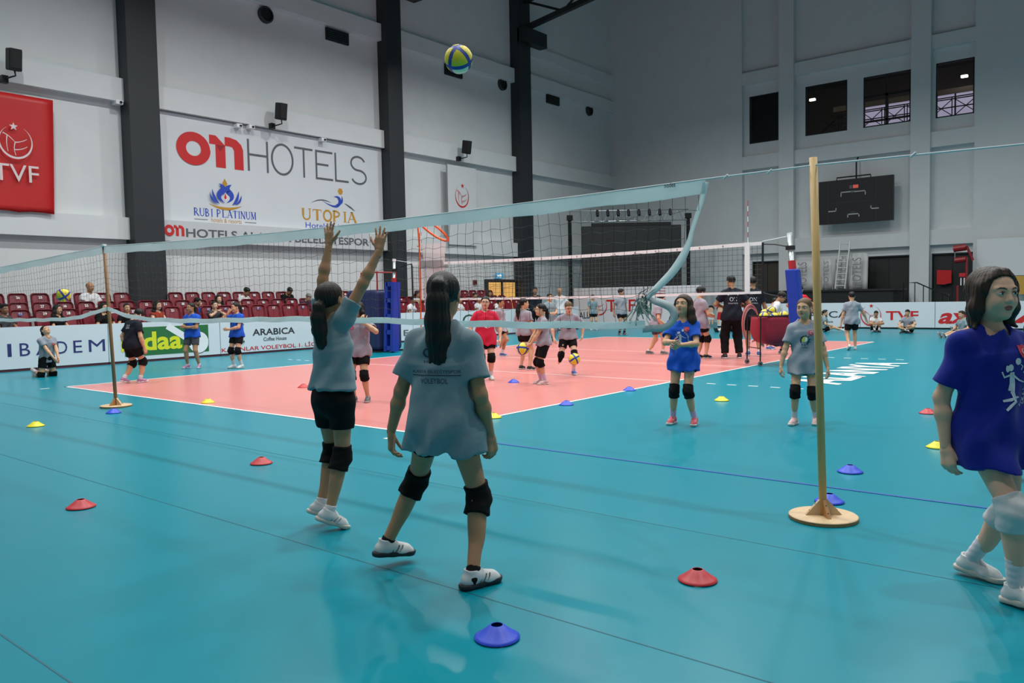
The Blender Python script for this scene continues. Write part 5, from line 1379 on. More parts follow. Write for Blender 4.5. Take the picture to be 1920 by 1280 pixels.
    if hair:
        hk = (.012, .0075, .0042)[detail]
        ho = put('hair', xf(hair_template(hair[0], hk), Rh, hc, hs), HAIRM[hair[1]])
        if hair[0] in ('pony', 'tail', 'low') and band_:
            zz = {'pony': (-.106, 0, .055), 'tail': (-.1, 0, .014), 'low': (-.106, 0, -.014)}[hair[0]]
            q = MB(); q.tube([np.array(zz) + .027*np.array([0.25*math.sin(a), math.cos(a), .95*math.sin(a)]) for a in np.linspace(0, 2*PI, 20, endpoint=False)], .0065, 6, closed=True)
            put('hair_band', xf((np.array(q.v), np.array(q.f)), Rh, hc, hs), band_, ho)
    # shirt
    if top is not None:
        lk = looser; ls_ = min(looser, 1.05)
        hemc = pel + Rp @ np.array([0, 0, hem - hz]) if hz > .4 else pel + Rp @ np.array([0, 0, max(hem - .515, -.06)])
        dn = -Rp[:, 2]; fx = Rp[:, 0]; fxc = Rc[:, 0]
        cut = [(hemc*S, dn)]
        tp = [hemc + Rp @ np.array([sx*hemr/1.4, sy*hemr, 0]) for sx in (-1, 1) for sy in (-1, 1)] + [sh[1], sh[-1], neck] + [arm[s][0] if sleeve <= 1 else arm[s][1] for s in (1, -1)]
        slo = (np.min(tp, 0) - .065)*S; shi = (np.max(tp, 0) + .065)*S
        f = Field(slo, shi, h)
        f.cone((hemc + dn*.06)*S, (waist - up_p*.03)*S, hemr*S*1.01, .094*S*lk*B, k=.03*S, cut=cut, flat=(fx, 1.45))
        f.cone((waist - up_p*.04)*S, (chest + up_c*.02)*S, .094*S*lk*B, .094*S*lk*B, k=.05*S, cut=cut, flat=(fxc, 1.35))
        f.cone((chest + up_c*.02)*S, (neck - up_c*.065)*S, .096*S*lk*B, .080*S*B, k=.04*S, flat=(fxc, 1.3))
        f.cone((sh[1] - up_c*.002)*S, (sh[-1] - up_c*.002)*S, .040*S*B, .040*S*B, k=.03*S)
        for s in (1, -1): f.cone(neck*S + Rc @ np.array([-.006, .030*s, -.004])*S, sh[s]*S, .030*S, .036*S*B, k=.02*S)
        f.cone((neck - up_c*.04)*S, (neck - up_c*.008)*S, .050*S, .044*S, k=.03*S)
        ends = {}
        if bottom and hz > .4:
            f.ell(pel*S, np.array([.079 + .013, .098*B + .013, .085 + .012])*S, Rp, k=.03*S, cut=cut)
            for s in (1, -1):
                kn = leg[s][0]; f.cone(hipj[s]*S, (hipj[s] + (kn - hipj[s])*.62)*S, .0635*S*B + .013*S, .0635*S*B + .008*S, k=.03*S, cut=cut)
        for s in (1, -1):
            el, wr = arm[s]; d = nrm_(el - sh[s]); L = np.linalg.norm(el - sh[s])
            if sleeve <= 1: e = sh[s] + (el - sh[s])*sleeve; dd = d
            else: e = el + (wr - el)*(sleeve - 1); dd = nrm_(wr - el)
            ends[s] = (e, dd)
            if sleeve <= 1:
                f.cone(sh[s]*S, (e + d*.05)*S, .040*S*B*ls_, .047*S*B*ls_, k=.025*S, cut=[(e*S, d)])
            else:
                f.cone(sh[s]*S, el*S, .047*S*B*lk, .040*S*B, k=.03*S); f.cone(el*S, (e + dd*.02)*S, .040*S*B, .030*S, k=.02*S, cut=[(e*S, dd)])
        # folds
        ph = (sum(map(ord, label)) % 100)/10.0
        wl_ = waist*S
        def folds(X):
            q = X - wl_; t = q @ dn; a = np.arctan2(q @ Rp[:, 1], q @ fx)
            lowf = np.clip((t + .02*S)/(.16*S), 0, 1)
            return S*(.0040*lowf*np.sin(a*7 + ph + 2*np.sin(t*9/S*.3)) + .0030*np.sin(a*4 + t*30/S + ph) + .0020*np.sin(t*52/S + a*5 + 2*ph) + .0022*np.sin((q @ Rp[:, 1])*47/S - t*28/S + ph + 1.5*np.sin(t*13/S)))
        f.op(folds, slo, shi, 0, 'w')
        # open hem, sleeves and neck
        if hz > .4: f.cone((hemc + dn*.08)*S, (hemc - dn*.035)*S, (hemr - .022)*S, (hemr - .034)*S, k=.004, mode='s', flat=(fx, 1.45), cut=[((hemc - dn*.010)*S, -dn)])
        if sleeve <= 1:
            for s in (1, -1):
                e, d = ends[s]; f.cone((e + d*.04)*S, (e - d*.03)*S, (.046*B*ls_ - .008)*S, (.041*B*ls_ - .008)*S, k=.004, mode='s', cut=[((e - d*.03)*S, -d)])
        f.cone((neck - up_c*.006)*S + fxc*.014*S, (neck + up_c*.09)*S, .041*S, .050*S, k=.006, mode='s')
        sho = put('shirt', f.mesh(), top); root['_shirt'] = 1
    # shorts, trousers or skirted lower half
    if bottom:
        kind, bmt, end = bottom
        bp = [pel + .1, pel - .1] + [leg[s][0] for s in (1, -1)] + ([leg[s][1] for s in (1, -1)] if end > 1 else [])
        blo = (np.min(bp, 0) - .05)*S; bhi = (np.max(bp, 0) + .05)*S
        f = Field(blo, bhi, h)
        wc = [((pel + up_p*.085)*S, up_p)]
        f.ell(pel*S, np.array([.079, .098*B, .085])*S, Rp, k=.03*S, cut=wc); f.cone((pel + up_p*.03)*S, (pel + up_p*.08)*S, .088*S*B, .080*S*B, k=.03*S, cut=wc, flat=(Rp[:, 0], 1.25))
        for s in (1, -1):
            kn, an_, Rf = leg[s]; d = nrm_(kn - hipj[s])
            if end <= 1:
                e = hipj[s] + (kn - hipj[s])*end; r1 = (.0625 - .016*end)*B
                f.cone(hipj[s]*S, (e + d*.05)*S, .0635*S*B, r1*S, k=.02*S, cut=[(e*S, d)])
            else:
                d2 = nrm_(an_ - kn); e = kn + (an_ - kn)*(end - 1)
                f.cone(hipj[s]*S, kn*S, .066*S*B, .054*S*B, k=.02*S); f.cone(kn*S, (e + d2*.03)*S, .054*S*B, .044*S*B, k=.03*S, cut=[(e*S, d2)])
        f.op(lambda X: S*.0012*np.sin(X[..., 2]*90/S + X[..., 1]*40/S), blo, bhi, 0, 'w')
        put('trousers' if end > 1 else 'shorts', f.mesh(), bmt)
    for s in (1, -1):
        kn, an_, Rf = leg[s]; d1 = nrm_(kn - hipj[s]); d2 = nrm_(an_ - kn); kd = nrm_(kn - (hipj[s] + an_)/2 + np.array([.02, 0, 0]))
        if pads is not None:
            f = Field((np.minimum(kn - .1, kn))*S, (np.maximum(kn + .1, kn))*S, min(h, .011))
            a = kn - d1*.052; b = kn + d2*.055
            f.cone((a - d1*.02)*S, kn*S, .0455*S*B, .0430*S*B, k=.01*S, cut=[(a*S, -d1)]); f.cone((kn - kd*.006)*S, (b + d2*.02 - kd*.013)*S, .0450*S*B, .0475*S*B, k=.012*S, cut=[(b*S, d2)])
            f.ell(kn*S + kd*.020*S, np.array([.027, .032, .045])*S*B, np.stack([kd, nrm_(np.cross(d2, kd)), d2], 1), k=.012*S, cut=[(b*S, d2), (a*S, -d1)])
            f.op(lambda X: S*.0010*np.sin(X[..., 2]*170/S + X[..., 1]*60/S), kn*S - .12*S, kn*S + .12*S, 0, 'w')
            put('knee_pad', f.mesh(), pads)
        if sock is not None:
            sm_, sl2 = sock; e = an_ - d2*sl2*.6
            f = Field((np.minimum(an_, e) - .05)*S, (np.maximum(an_, e) + .05)*S, min(h, .011))
            f.cone(e*S, (an_ + d2*.02)*S, (.0250 + .010*min(1, sl2*2))*S*B, .0215*S, k=.01, cut=[(e*S, -d2)])
            f.op(lambda X: S*.0006*np.sin(X[..., 2]*300/S), (np.minimum(an_, e) - .05)*S, (np.maximum(an_, e) + .05)*S, 0, 'w')
            put('sock', f.mesh(), sm_)
        u_, so_ = SHOE[hsh]; fs_ = H/1.5*.94
        shm = SHOEM[shoe]
        sh_o = put('shoe', xf(u_, Rf, an_*S, fs_), shm[0]); put('sole', xf(so_, Rf, an_*S, fs_), shm[1], sh_o)
        if detail >= 1:
            q = MB()
            for i in range(5):
                x = .035 + i*.016; z = .012 - i*.0115
                q.tube([(x, -.022, z - .010), (x + .004, 0, z + .001), (x, .022, z - .010)], .0030, 5)
            q.tube([(.028, 0, .016), (.035, .02, .018), (.045, .03, .004), (.04, .034, -.01)], .0026, 5); q.tube([(.028, 0, .016), (.037, -.02, .017), (.047, -.03, .003)], .0026, 5)
            if stripe is not None:
                for side_ in (1, -1):
                    z_ = MB()
                    for i in range(3): z_.tube([(.02 + .022*i, .0372*side_, -.046), (.032 + .022*i, .0352*side_, -.026), (.040 + .021*i, .030*side_, -.012)], .0034, 5)
                    so2 = z_.build('side_stripes', stripe, sh_o)
                    so2.matrix_local = Matrix([[*(Rf[0]*fs_), an_[0]*S], [*(Rf[1]*fs_), an_[1]*S], [*(Rf[2]*fs_), an_[2]*S], [0, 0, 0, 1]])
            o = q.build('laces', WHITEP if shoe not in ('black', 'blackall') else DARK, sh_o)
            o.matrix_local = Matrix([[*(Rf[0]*fs_), an_[0]*S], [*(Rf[1]*fs_), an_[1]*S], [*(Rf[2]*fs_), an_[2]*S], [0, 0, 0, 1]])
    return root, dict(pel=pel*S, neck=neck*S, chest=chest*S, Rc=Rc, Rp=Rp, head=hc, Rh=Rh, hs=hs, arm=arm, leg=leg, S=S, waist=waist*S, put=put)
def print_on(root, what, frame, m, size, off, parent_name='shirt', bold=0.0, back=False, lift=.002, polys=None, name='shirt_print'):
    """lettering or emblem pressed onto the shirt: projected along the chest axis onto the cloth"""
    sh_ = [c for c in root.children if c.name.split('.')[0] == parent_name][0]
    me = sh_.data; bvh = BVHTree.FromPolygons([v.co for v in me.vertices], [tuple(p_.vertices) for p_ in me.polygons])
    Rc = frame['Rc']; fx = Rc[:, 0]*(-1 if back else 1); lx = Rc[:, 1]*(1 if not back else -1)   # reading direction for the viewer
    c0 = frame['chest'] + Rc[:, 2]*off[1] + lx*off[0]
    W, Hh = size; mb = MB()
    if polys is None:
        v, fcs, asp = text_verts(what, bold); items = [([((q[0] - .5)*W, (q[1] - .5)*Hh) for q in v], fcs)]
    else:
        items = [([(a*W, b*Hh) for a, b in pl], [tuple(range(len(pl)))]) for pl in polys]
    for kk, (pts, fcs) in enumerate(items):
        out = []
        for a, b in pts:
            o = c0 + lx*a + Rc[:, 2]*b + fx*.6
            hit = bvh.ray_cast(Vector(o), Vector(-fx))
            q = np.array(hit[0]) if hit[0] is not None else c0 + lx*a + Rc[:, 2]*b + fx*.1
            out.append(q + fx*(lift + .0003*kk))
        mb.add(out, fcs)
    return mb.build(name, m, sh_)
# ================================================================== the people in the photograph
D2R = math.radians
DKP = mat('dark_print', (40, 52, 70), .7)
# --- jumping girl, arms up
r1, f1 = person('girl in grey-blue shirt jumping with both arms raised at the net', (-2.80, -2.12), D2R(6), 1.50,
    dict(lean=.04, hip=.553, pel=(.035, -.035), head_yaw=.12, head_pitch=-.22, shrug=.070, hl=(.10, .025, 1.22), hr=(.16, -.25, 1.23), el=(-.3, 1, .2), er=(-.5, -.6, -.4),
         handl=('open', (.15, .1, 1), (1, 0, .1)), handr=('open', (.2, -.05, 1), (1, .25, .1)), thl=(0, -1, 0), thr=(0, 1, 0), fl=(.02, .045, .008), fr=(-.025, -.055, 0.0), pl=.40, pr=.40, yl=-.55, yr=-.60, kl=(1, .05, 0), kr=(1, -.05, 0)),
    top=AQUAT, hem=.605, hemr=.098, sleeve=.5, build=.90, looser=1.0, bottom=('shorts', BLACKT, .48), shoe='white', sock=(SOCKW, .05), hair=('low', 'dark'), skin=1, detail=2, stripe=GREYM, band_=GREYM)
# --- ponytail girl seen from behind
r2, f2 = person('girl with long black ponytail and grey-blue shirt seen from behind', (-3.04, -3.30), D2R(20), 1.60,
    dict(lean=.05, hip=.498, pel=(0, -.068), head_pitch=-.04, head_yaw=.20, hl=(.02, .140, .455), hr=(.05, -.205, .465), el=(-.8, .3, 0), er=(-.8, -.3, 0), handl=('relaxed', (.1, .06, -1), (.3, -1, 0)), handr=('relaxed', (.2, -.02, -1), (.4, 1, 0)),
         fl=(0.05, .178, .022), fr=(-.06, -.180, 0), pl=.12, pr=.0, yl=-.72, yr=-.62, kl=(1, .05, 0), kr=(1, -.15, 0)),
    top=AQUAD, hem=.415, hemr=.113, sleeve=.70, looser=1.17, bottom=('shorts', BLACKT, .35), shoe='white_dark', sock=(SOCKB, .03), hair=('pony', 'black'), skin=1, detail=2, stripe=GREYP, band_=mat('pale_band', (214, 196, 150), .6), build=.90)
for s, w_, h_, dz, b in (('ON', .13, .05, .055, .02), ('HOTELS', .115, .016, .012, 0), ('ALANYA BELEDİYESPOR', .27, .022, -.035, 0.0), ('VOLEYBOL', .15, .026, -.085, 0.0)):
    print_on(r2, s, f2, DKP, (w_, h_), (0, dz), back=True, bold=b)
print_on(r2, '', f2, DKP, (.27, .005), (0, -.057), back=True, polys=[[(-.5 + i/12, -.5), (-.5 + (i+1)/12, -.5), (-.5 + (i+1)/12, .5), (-.5 + i/12, .5)] for i in range(12)])
# --- walking girl at the right edge
r3, f3 = person('girl in royal blue shirt with white knee pads walking at the right edge', (-1.565, -5.665), D2R(-130), 1.545,
    dict(lean=-.02, hip=.497, pel=(0, -.03), head_yaw=-.06, head_pitch=.05, hl=(.10, .15, .47), hr=(-.03, -.165, .455), el=(-.6, .5, 0), er=(-.6, -.5, 0), handl=('relaxed', None, (-.1, -1, 0)), handr=('relaxed', (.22, .02, -1), (-.3, 1, 0)),
         fl=(-.125, .012, .0), fr=(.115, -.045, 0), pl=.10, pr=-.10, yl=.45, yr=.22, kl=(1, .05, 0), kr=(1, -.05, 0)),
    top=ROYALT, hem=.40, hemr=.128, sleeve=.74, looser=1.04, bottom=('shorts', BLACKT, .35), pads=PADW, shoe='white', sock=(SOCKW, .16), hair=('bob', 'brown'), skin=2, detail=2, build=.93, head=.152)
SHIELD = [(-.5, .5), (-.2, .42), (0, .55), (.2, .42), (.5, .5), (.5, -.1), (.3, -.4), (0, -.6), (-.3, -.4), (-.5, -.1)]
CREST = mat('crest_red', (206, 52, 70), .6); PRINTW = mat('shirt_print_white', (206, 212, 220), .6)
def crest(r, f, x, z, s):
    print_on(r, '', f, CREST, (s, s), (x, z), polys=[[(0, 0), SHIELD[i], SHIELD[(i+1) % 10]] for i in range(10)]); print_on(r, '', f, PRINTW, (s*.5, s*.5), (x, z), polys=band(arc(0, 0, .4, .4, 50, 310, 12), .05, .22), lift=.0035)
def player(r, f, x, z, s):
    """white jumping player, ball and curved lettering"""
    body = band([(0, .42), (.02, .1), (-.02, -.12)], .16, .2) + band([(-.02, -.12), (.18, -.3), (-.06, -.36), (-.28, -.40)], .14, .06) + band([(0, -.12), (.08, -.42), (-.12, -.55), (-.24, -.66)], .13, .06) + band([(.02, .34), (.26, .18), (.46, .12)], .07, .03) + band([(-.02, .36), (-.26, .28), (-.33, .44)], .07, .04) + [arc(-.06, .55, .085, .10, 0, 345, 12)] + [arc(-.17, .52, .06, .10, 0, 345, 10)]
    print_on(r, '', f, PRINTW, (s, s), (x, z), polys=body)
    print_on(r, '', f, PRINTW, (s, s), (x, z), polys=[arc(.22, .72, .10, .10, 0, 345, 14)])
    for i, ch_ in enumerate('VOLLEYBALL'):
        a = -62 + 13.5*i; v, fc, asp = text_verts(ch_, .02); ra = .62
        pl = []
        for q in fc:
            pts = []
            for j in q:
                u, t = (v[j][0] - .5)*.13, (v[j][1] - .5)*.13
                an = math.radians(a); cxx, cyy = .02 + ra*math.cos(an), .02 + ra*math.sin(an)
                pts.append((cxx + u*(-math.sin(an)) + t*(-math.cos(an))*1.0, cyy + u*math.cos(an) + t*(-math.sin(an))))
            pl.append(pts)
        print_on(r, '', f, PRINTW, (s, s), (x, z), polys=pl)
crest(r3, f3, .075, .075, .062); player(r3, f3, 0.0, -.085, .16)
# --- blue shirt girl looking up, forearms together
r4, f4 = person('girl in bright blue shirt looking up with forearms held together', (2.12, -2.14), D2R(-166), 1.43,
    dict(lean=.06, hip=.505, head_yaw=-.18, head_pitch=-.22, hl=(.21, .02, .63), hr=(.22, -.015, .655), el=(-.3, .8, -.6), er=(-.3, -.8, -.6), handl=('grip', (.8, -.3, -.2), (0, -1, .4)), handr=('grip', (.85, .25, -.15), (0, 1, .4)),
         fl=(.02, .085, 0), fr=(.01, -.085, 0), yl=.1, yr=-.15, kl=(1, -.25, 0), kr=(1, .15, 0)),
    top=BLUET, hem=.43, hemr=.116, build=.90, sleeve=.64, looser=1.05, bottom=('shorts', BLACKT, .35), shoe='pink', sock=(cloth('sock_lilac', (206, 178, 206)), .13), hair=('long', 'brown'), skin=0, detail=2, stripe=WHITEP, head=.156)
crest(r4, f4, .06, .06, .055); player(r4, f4, -.01, -.05, .14)
# --- grey shirt girl behind the pole
r5, f5 = person('girl in loose grey shirt standing behind the near wooden pole', (2.80, -3.24), D2R(-160), 1.37,
    dict(lean=.03, hip=.505, head_yaw=-.35, head_pitch=-.02, hl=(.02, .17, .46), hr=(.06, -.18, .46), handr=('relaxed', (.2, -.1, -1), (-.2, 1, 0)), fl=(-.03, .085, 0), fr=(.03, -.075, 0), yl=-.1, yr=-.35, kl=(1, -.15, 0), kr=(1, -.1, 0)),
    top=GREYT, hem=.415, hemr=.120, build=.90, sleeve=.72, looser=1.05, bottom=('shorts', BLACKT, .42), shoe='pale_pink', sock=(SOCKW, .20), hair=('tail', 'light'), skin=0, detail=2, head=.155)
crest(r5, f5, .065, .045, .055)
LOGOD = mat('logo_dark', (40, 52, 66), .6); LOGOY = mat('logo_yellow', (190, 200, 70), .6)
def club(r, f, x, z, s):
    print_on(r, '', f, LOGOD, (s, s), (x, z), polys=[arc(0, 0, .45, .45, 0, 345, 20)] + [[(.45*math.cos(a), .45*math.sin(a)), (.62*math.cos(a + .1), .62*math.sin(a + .1)), (.45*math.cos(a + .25), .45*math.sin(a + .25))] for a in np.linspace(-2.2, 1.2, 7)])
    print_on(r, '', f, LOGOY, (s, s), (x, z), polys=[[(-.28, -.12), (.0, -.2), (.05, .36), (-.16, .28)]], lift=.0045); print_on(r, '', f, WHITEP, (s, s), (x, z), polys=[[(.02, -.2), (.28, -.05), (.24, .22), (.06, .32)]], lift=.0045)
    print_on(r, 'VOLEYBOL', f, LOGOD, (s*.7, s*.13), (x, z - s*.72))
club(r5, f5, .0, -.035, .11)

# --- everyone else -----------------------------------------------------------
def fy(a):
    """heading from an angle seen by the camera: 0 towards it, 90 to the right of the picture, 180 away"""
    a = D2R(a); d = -CF*math.cos(a) + CR*math.sin(a); return math.atan2(d[1], d[0])
def gp(px, py): q = at_z(px, py, 0); return (q[0], q[1])
PADL = PADB
LILAC = MATS['cloth_sock_lilac']
crowd = 'children training on the court'
r, f = person('girl in mauve-grey shirt holding her hair behind the jumping girl', gp(676, 753), fy(-12), 1.42,
    dict(head_yaw=-.3, head_pitch=.05, hl=(.10, .10, .80), el=(.2, .9, -.6), handl=('grip', (-.1, -.3, 1), (-1, .1, 0)), hr=(.04, -.15, .455), fl=(0, .08, 0), fr=(.03, -.05, 0), yl=.2, yr=.0),
    top=PURT, hem=.47, sleeve=.62, shoe='grey', sock=None, hair=('long', 'black'), skin=0, detail=1, group=crowd)
crest(r, f, -.05, .05, .05)
r, f = person('girl in grey shirt kneeling on both knees and looking up', gp(88, 706), fy(62), 1.40,
    dict(lean=.16, hip=.275, pel=(.02, 0), head_pitch=-.75, head_yaw=.1, hl=(.25, .03, .27), hr=(.25, -.03, .27), el=(0, .9, -.3), er=(0, -.9, -.3), handl=('flat', (.5, -.2, -.8), (0, -1, 0)), handr=('flat', (.5, .2, -.8), (0, 1, 0)),
         fl=(-.20, .07, 0), fr=(-.20, -.07, 0), pl=1.25, pr=1.25, kl=(.6, .2, -1), kr=(.6, -.2, -1)),
    top=GREYT, hem=.46, shoe='white', hair=('tail', 'dark'), skin=0, detail=1, group=crowd)
crest(r, f, .05, .03, .05)
r, f = person('child in navy shirt with bowed head walking beside the green board', gp(250, 718), fy(148), 1.42,
    dict(lean=.22, hip=.50, head_pitch=.5, hl=(.0, .15, .47), hr=(.08, -.15, .46), fl=(-.09, .06, .0), fr=(.06, -.06, 0), pl=.25, pr=-.05, yl=.0, yr=-.1),
    top=NAVYT, hem=.46, sleeve=.7, bottom=('shorts', BLACKT, .62), shoe='mauve', sock=(SOCKW, .08), hair=('mop', 'black'), skin=0, detail=1, build=1.1, group=crowd)
for s_, dz in (('ON', .06), ('HOTELS', .03), ('ALANYA', .005)): print_on(r, s_, f, PRINTW, (.10, .022), (0, dz), back=True)
r, f = person('girl in blue shirt standing with folded arms before the green board', gp(363, 690), fy(-12), 1.46,
    dict(head_yaw=-.3, hl=(.10, -.03, .64), hr=(.11, .05, .63), el=(-.1, .9, -.5), er=(-.1, -.9, -.5), handl=('flat', (.2, -1, 0), (-1, 0, 0)), handr=('flat', (.2, 1, 0), (-1, 0, 0)), fl=(0, .10, 0), fr=(.02, -.085, 0), yl=.35, yr=-.35),
    top=BLUET, hem=.49, bottom=('shorts', DGREYT, .62), pads=None, shoe='mauve', sock=(SOCKW, .04), hair=('tail', 'black'), skin=1, detail=1, group=crowd)
r, f = person('girl in blue shirt with hand at her mouth before the coffee board', gp(447, 690), fy(-28), 1.45,
    dict(head_yaw=-.25, head_pitch=.06, hl=(.14, -.02, .60), hr=(.13, -.03, .85), el=(-.1, .9, -.5), er=(.2, -.8, -.7), handl=('flat', (.3, -1, 0), (-1, 0, 0)), handr=('fist', (-.2, .3, 1), (-1, .3, 0)), fl=(0, .07, 0), fr=(.02, -.07, 0), yl=.1, yr=-.3),
    top=BLUET, hem=.49, shoe='white', sock=(SOCKW, .30), hair=('tail', 'black'), skin=0, detail=1, group=crowd)
crest(r, f, .05, .05, .05)
r, f = person('girl with glasses in a crimson shirt beside the ponytail girl', gp(912, 712), fy(8), 1.47,
    dict(head_yaw=-.1, head_roll=-.08, hl=(.05, .17, .50), hr=(.05, -.17, .50), fl=(0, .055, 0), fr=(.0, -.055, 0)),
    top=REDT, hem=.43, hemr=.122, looser=1.04, shoe='white', hair=('tail', 'black'), skin=2, detail=1, build=1.06, group=crowd)
gm = MB()
for s_ in (1, -1): gm.tube([np.array([.100, .031*s_ + .019*math.cos(a), .006 + .014*math.sin(a)]) for a in np.linspace(0, 2*PI, 14, endpoint=False)], .0022, 5, closed=True)
gm.tube([(.101, .012, .008), (.101, -.012, .008)], .002, 5); gm.tube([(.098, .05, .008), (.0, .079, .008)], .002, 5); gm.tube([(.098, -.05, .008), (.0, -.079, .008)], .002, 5)
o = gm.build('glasses', BLACK, r); o.matrix_local = Matrix([[*(f['Rh'][i]*f['hs']), f['head'][i]] for i in range(3)] + [[0, 0, 0, 1]])
print_on(r, '', f, PRINTW, (.12, .08), (.02, -.09), polys=[arc(0, 0, .5, .5, 0, 340, 12), arc(.5, .3, .2, .25, 0, 340, 10)])
person('boy in grey shirt standing on one leg behind the crimson shirt girl', gp(940, 668), fy(75), 1.42,
    dict(hl=(.06, .13, .46), hr=(-.12, -.12, .47), fl=(0, .04, 0), fr=(-.10, -.05, .16), pr=.9, kr=(1, -.1, -.3)),
    top=PURT, pads=None, shoe='blue', hair=('short', 'dark'), skin=1, detail=1, group=crowd)
person('girl with long dark hair in mauve-grey shirt facing the back of the hall', gp(984, 693), fy(138), 1.42,
    dict(head_yaw=-.55, hl=(.10, .12, .54), hr=(.04, -.16, .48), fl=(.02, .085, 0), fr=(-.01, -.10, 0), yl=.1, yr=-.6),
    top=PURT, hem=.50, hemr=.115, bottom=('shorts', BLACKT, .42), pads=None, sock=None, shoe='black', hair=('low', 'black'), skin=0, detail=1, group=crowd)
r, f = person('girl in mauve-grey shirt holding a ball at her waist, facing left', gp(1021, 720), fy(-80), 1.33,
    dict(lean=.10, head_pitch=-.08, hl=(.20, .055, .475), hr=(.21, -.055, .47), el=(-.8, .3, 0), er=(-.8, -.3, 0), handl=('grip', (.7, .0, -.5), (.2, -1, .3)), handr=('grip', (.7, .0, -.5), (.2, 1, .3)), fl=(0, .05, 0), fr=(.03, -.06, 0)),
    top=PURT, hem=.50, bottom=('shorts', BLACKT, .72), shoe='pale_pink', sock=(LILAC, .16), hair=('tail', 'black'), skin=0, detail=1, group=crowd)
q = np.array(gp(1021, 720)); hd = np.array([math.cos(fy(-80)), math.sin(fy(-80))]); q = q + hd*.36
ball((q[0], q[1], .60), (.4, 1.9, .3), 'volleyball held at the waist by the girl facing left')
r, f = person('girl in grey shirt running towards the camera after a ball', gp(1066, 702), fy(6), 1.39,
    dict(lean=.16, head_pitch=.30, hip=.495, hl=(-.02, .20, .53), hr=(.05, -.20, .50), el=(-.5, .8, .2), er=(-.5, -.8, .2), fl=(.10, .05, .0), fr=(-.16, -.08, .18), pr=1.0, pl=-.1, kr=(1, -.2, -.4), kl=(1, .1, 0)),
    top=PURT, hem=.49, shoe='blue', sock=(LILAC, .09), hair=('bun', 'light'), skin=2, detail=1, group=crowd)
club(r, f, 0, -.06, .10)
q = at_d(1077, 673, 14.2); ball(tuple(q), (1.1, .3, .8), 'volleyball bouncing at the feet of the running girl')
person('child in pale grey shirt standing before the white backdrop, left of two', gp(1112, 619), fy(15), 1.50, dict(hl=(.04, .15, .47), hr=(.04, -.15, .47)), top=AQUAT, hem=.47, pads=None, shoe='white', hair=('short', 'dark'), skin=0, detail=0, group=crowd)
person('boy in grey shirt standing before the white backdrop, right of two', gp(1165, 628), fy(28), 1.68, dict(head_yaw=.6, hl=(-.02, .17, .47), hr=(-.03, -.17, .48), fl=(.0, .08, 0), fr=(.0, -.05, 0)), top=GREYT, hem=.46, pads=None, shoe='grey', sock=(SOCKB, .08), hair=('mop', 'black'), skin=1, detail=0, group=crowd)
person('boy in grey shirt bending forward behind the loose net end', gp(1228, 664), fy(88), 1.50, dict(lean=.30, hip=.49, head_pitch=-.1, hl=(.16, .12, .50), hr=(.10, -.13, .46), fl=(-.10, .07, 0), fr=(.12, -.06, 0)), top=PURT, hem=.47, bottom=('shorts', DGREYT, .65), pads=None, shoe='grey', sock=(SOCKW, .05), hair=('short', 'dark'), skin=0, detail=1, group=crowd)
person('boy in mauve-grey shirt with black knee pads beside the men in black', gp(1313, 672), fy(112), 1.60, dict(head_yaw=-.1, head_pitch=.15, hl=(.17, .05, .60), hr=(.17, -.06, .60), el=(-.5, .6, -.5), er=(-.5, -.6, -.5), fl=(0, .05, 0), fr=(.05, -.06, 0)), top=PURT, hem=.43, hemr=.125, shoe='black', sock=None, hair=('mop', 'black'), skin=0, detail=1, group=crowd)
r, f = person('man in black shirt and long black trousers with his back turned', gp(1373, 672), fy(176), 1.86, dict(head_yaw=.35, head_pitch=.2, hl=(.14, .08, .62), hr=(.10, -.16, .55), el=(-.4, .9, -.3), er=(-.5, -.7, 0), fl=(0, .085, 0), fr=(0, -.085, 0)), top=NAVYT, hem=.47, hemr=.115, sleeve=.66, bottom=('trousers', BLACKT, 1.92), pads=None, sock=None, shoe='black', hair=('short', 'black'), skin=1, detail=1, head=.130, build=.98)
print_on(r, 'VOLEYBOL', f, PRINTW, (.22, .03), (0, -.10), back=True); print_on(r, 'ON', f, PRINTW, (.16, .09), (.0, -.01), back=True); print_on(r, '', f, PRINTW, (.22, .05), (0, .07), back=True, polys=band(arc(0, 0, .5, .8, 10, 170, 12), .12))
r, f = person('man in black shirt and shorts standing behind the net side band', gp(1412, 667), fy(165), 1.84, dict(head_yaw=.2, hl=(.15, .05, .62), hr=(.03, -.17, .47), el=(-.4, .9, -.3), handr=('fist', (0, 0, -1), (0, 1, 0)), fl=(0, .06, 0), fr=(-.06, -.07, 0)), top=NAVYT, hem=.46, hemr=.115, sleeve=.66, bottom=('shorts', BLACKT, .75), pads=None, sock=(SOCKW, .05), shoe='blue', hair=('short', 'black'), skin=1, detail=1, head=.130)
print_on(r, 'ON', f, PRINTW, (.16, .09), (0, -.01), back=True); print_on(r, 'VOLEYBOL', f, PRINTW, (.22, .03), (0, -.10), back=True)
hq = at_d(1407, 606, 17.3)
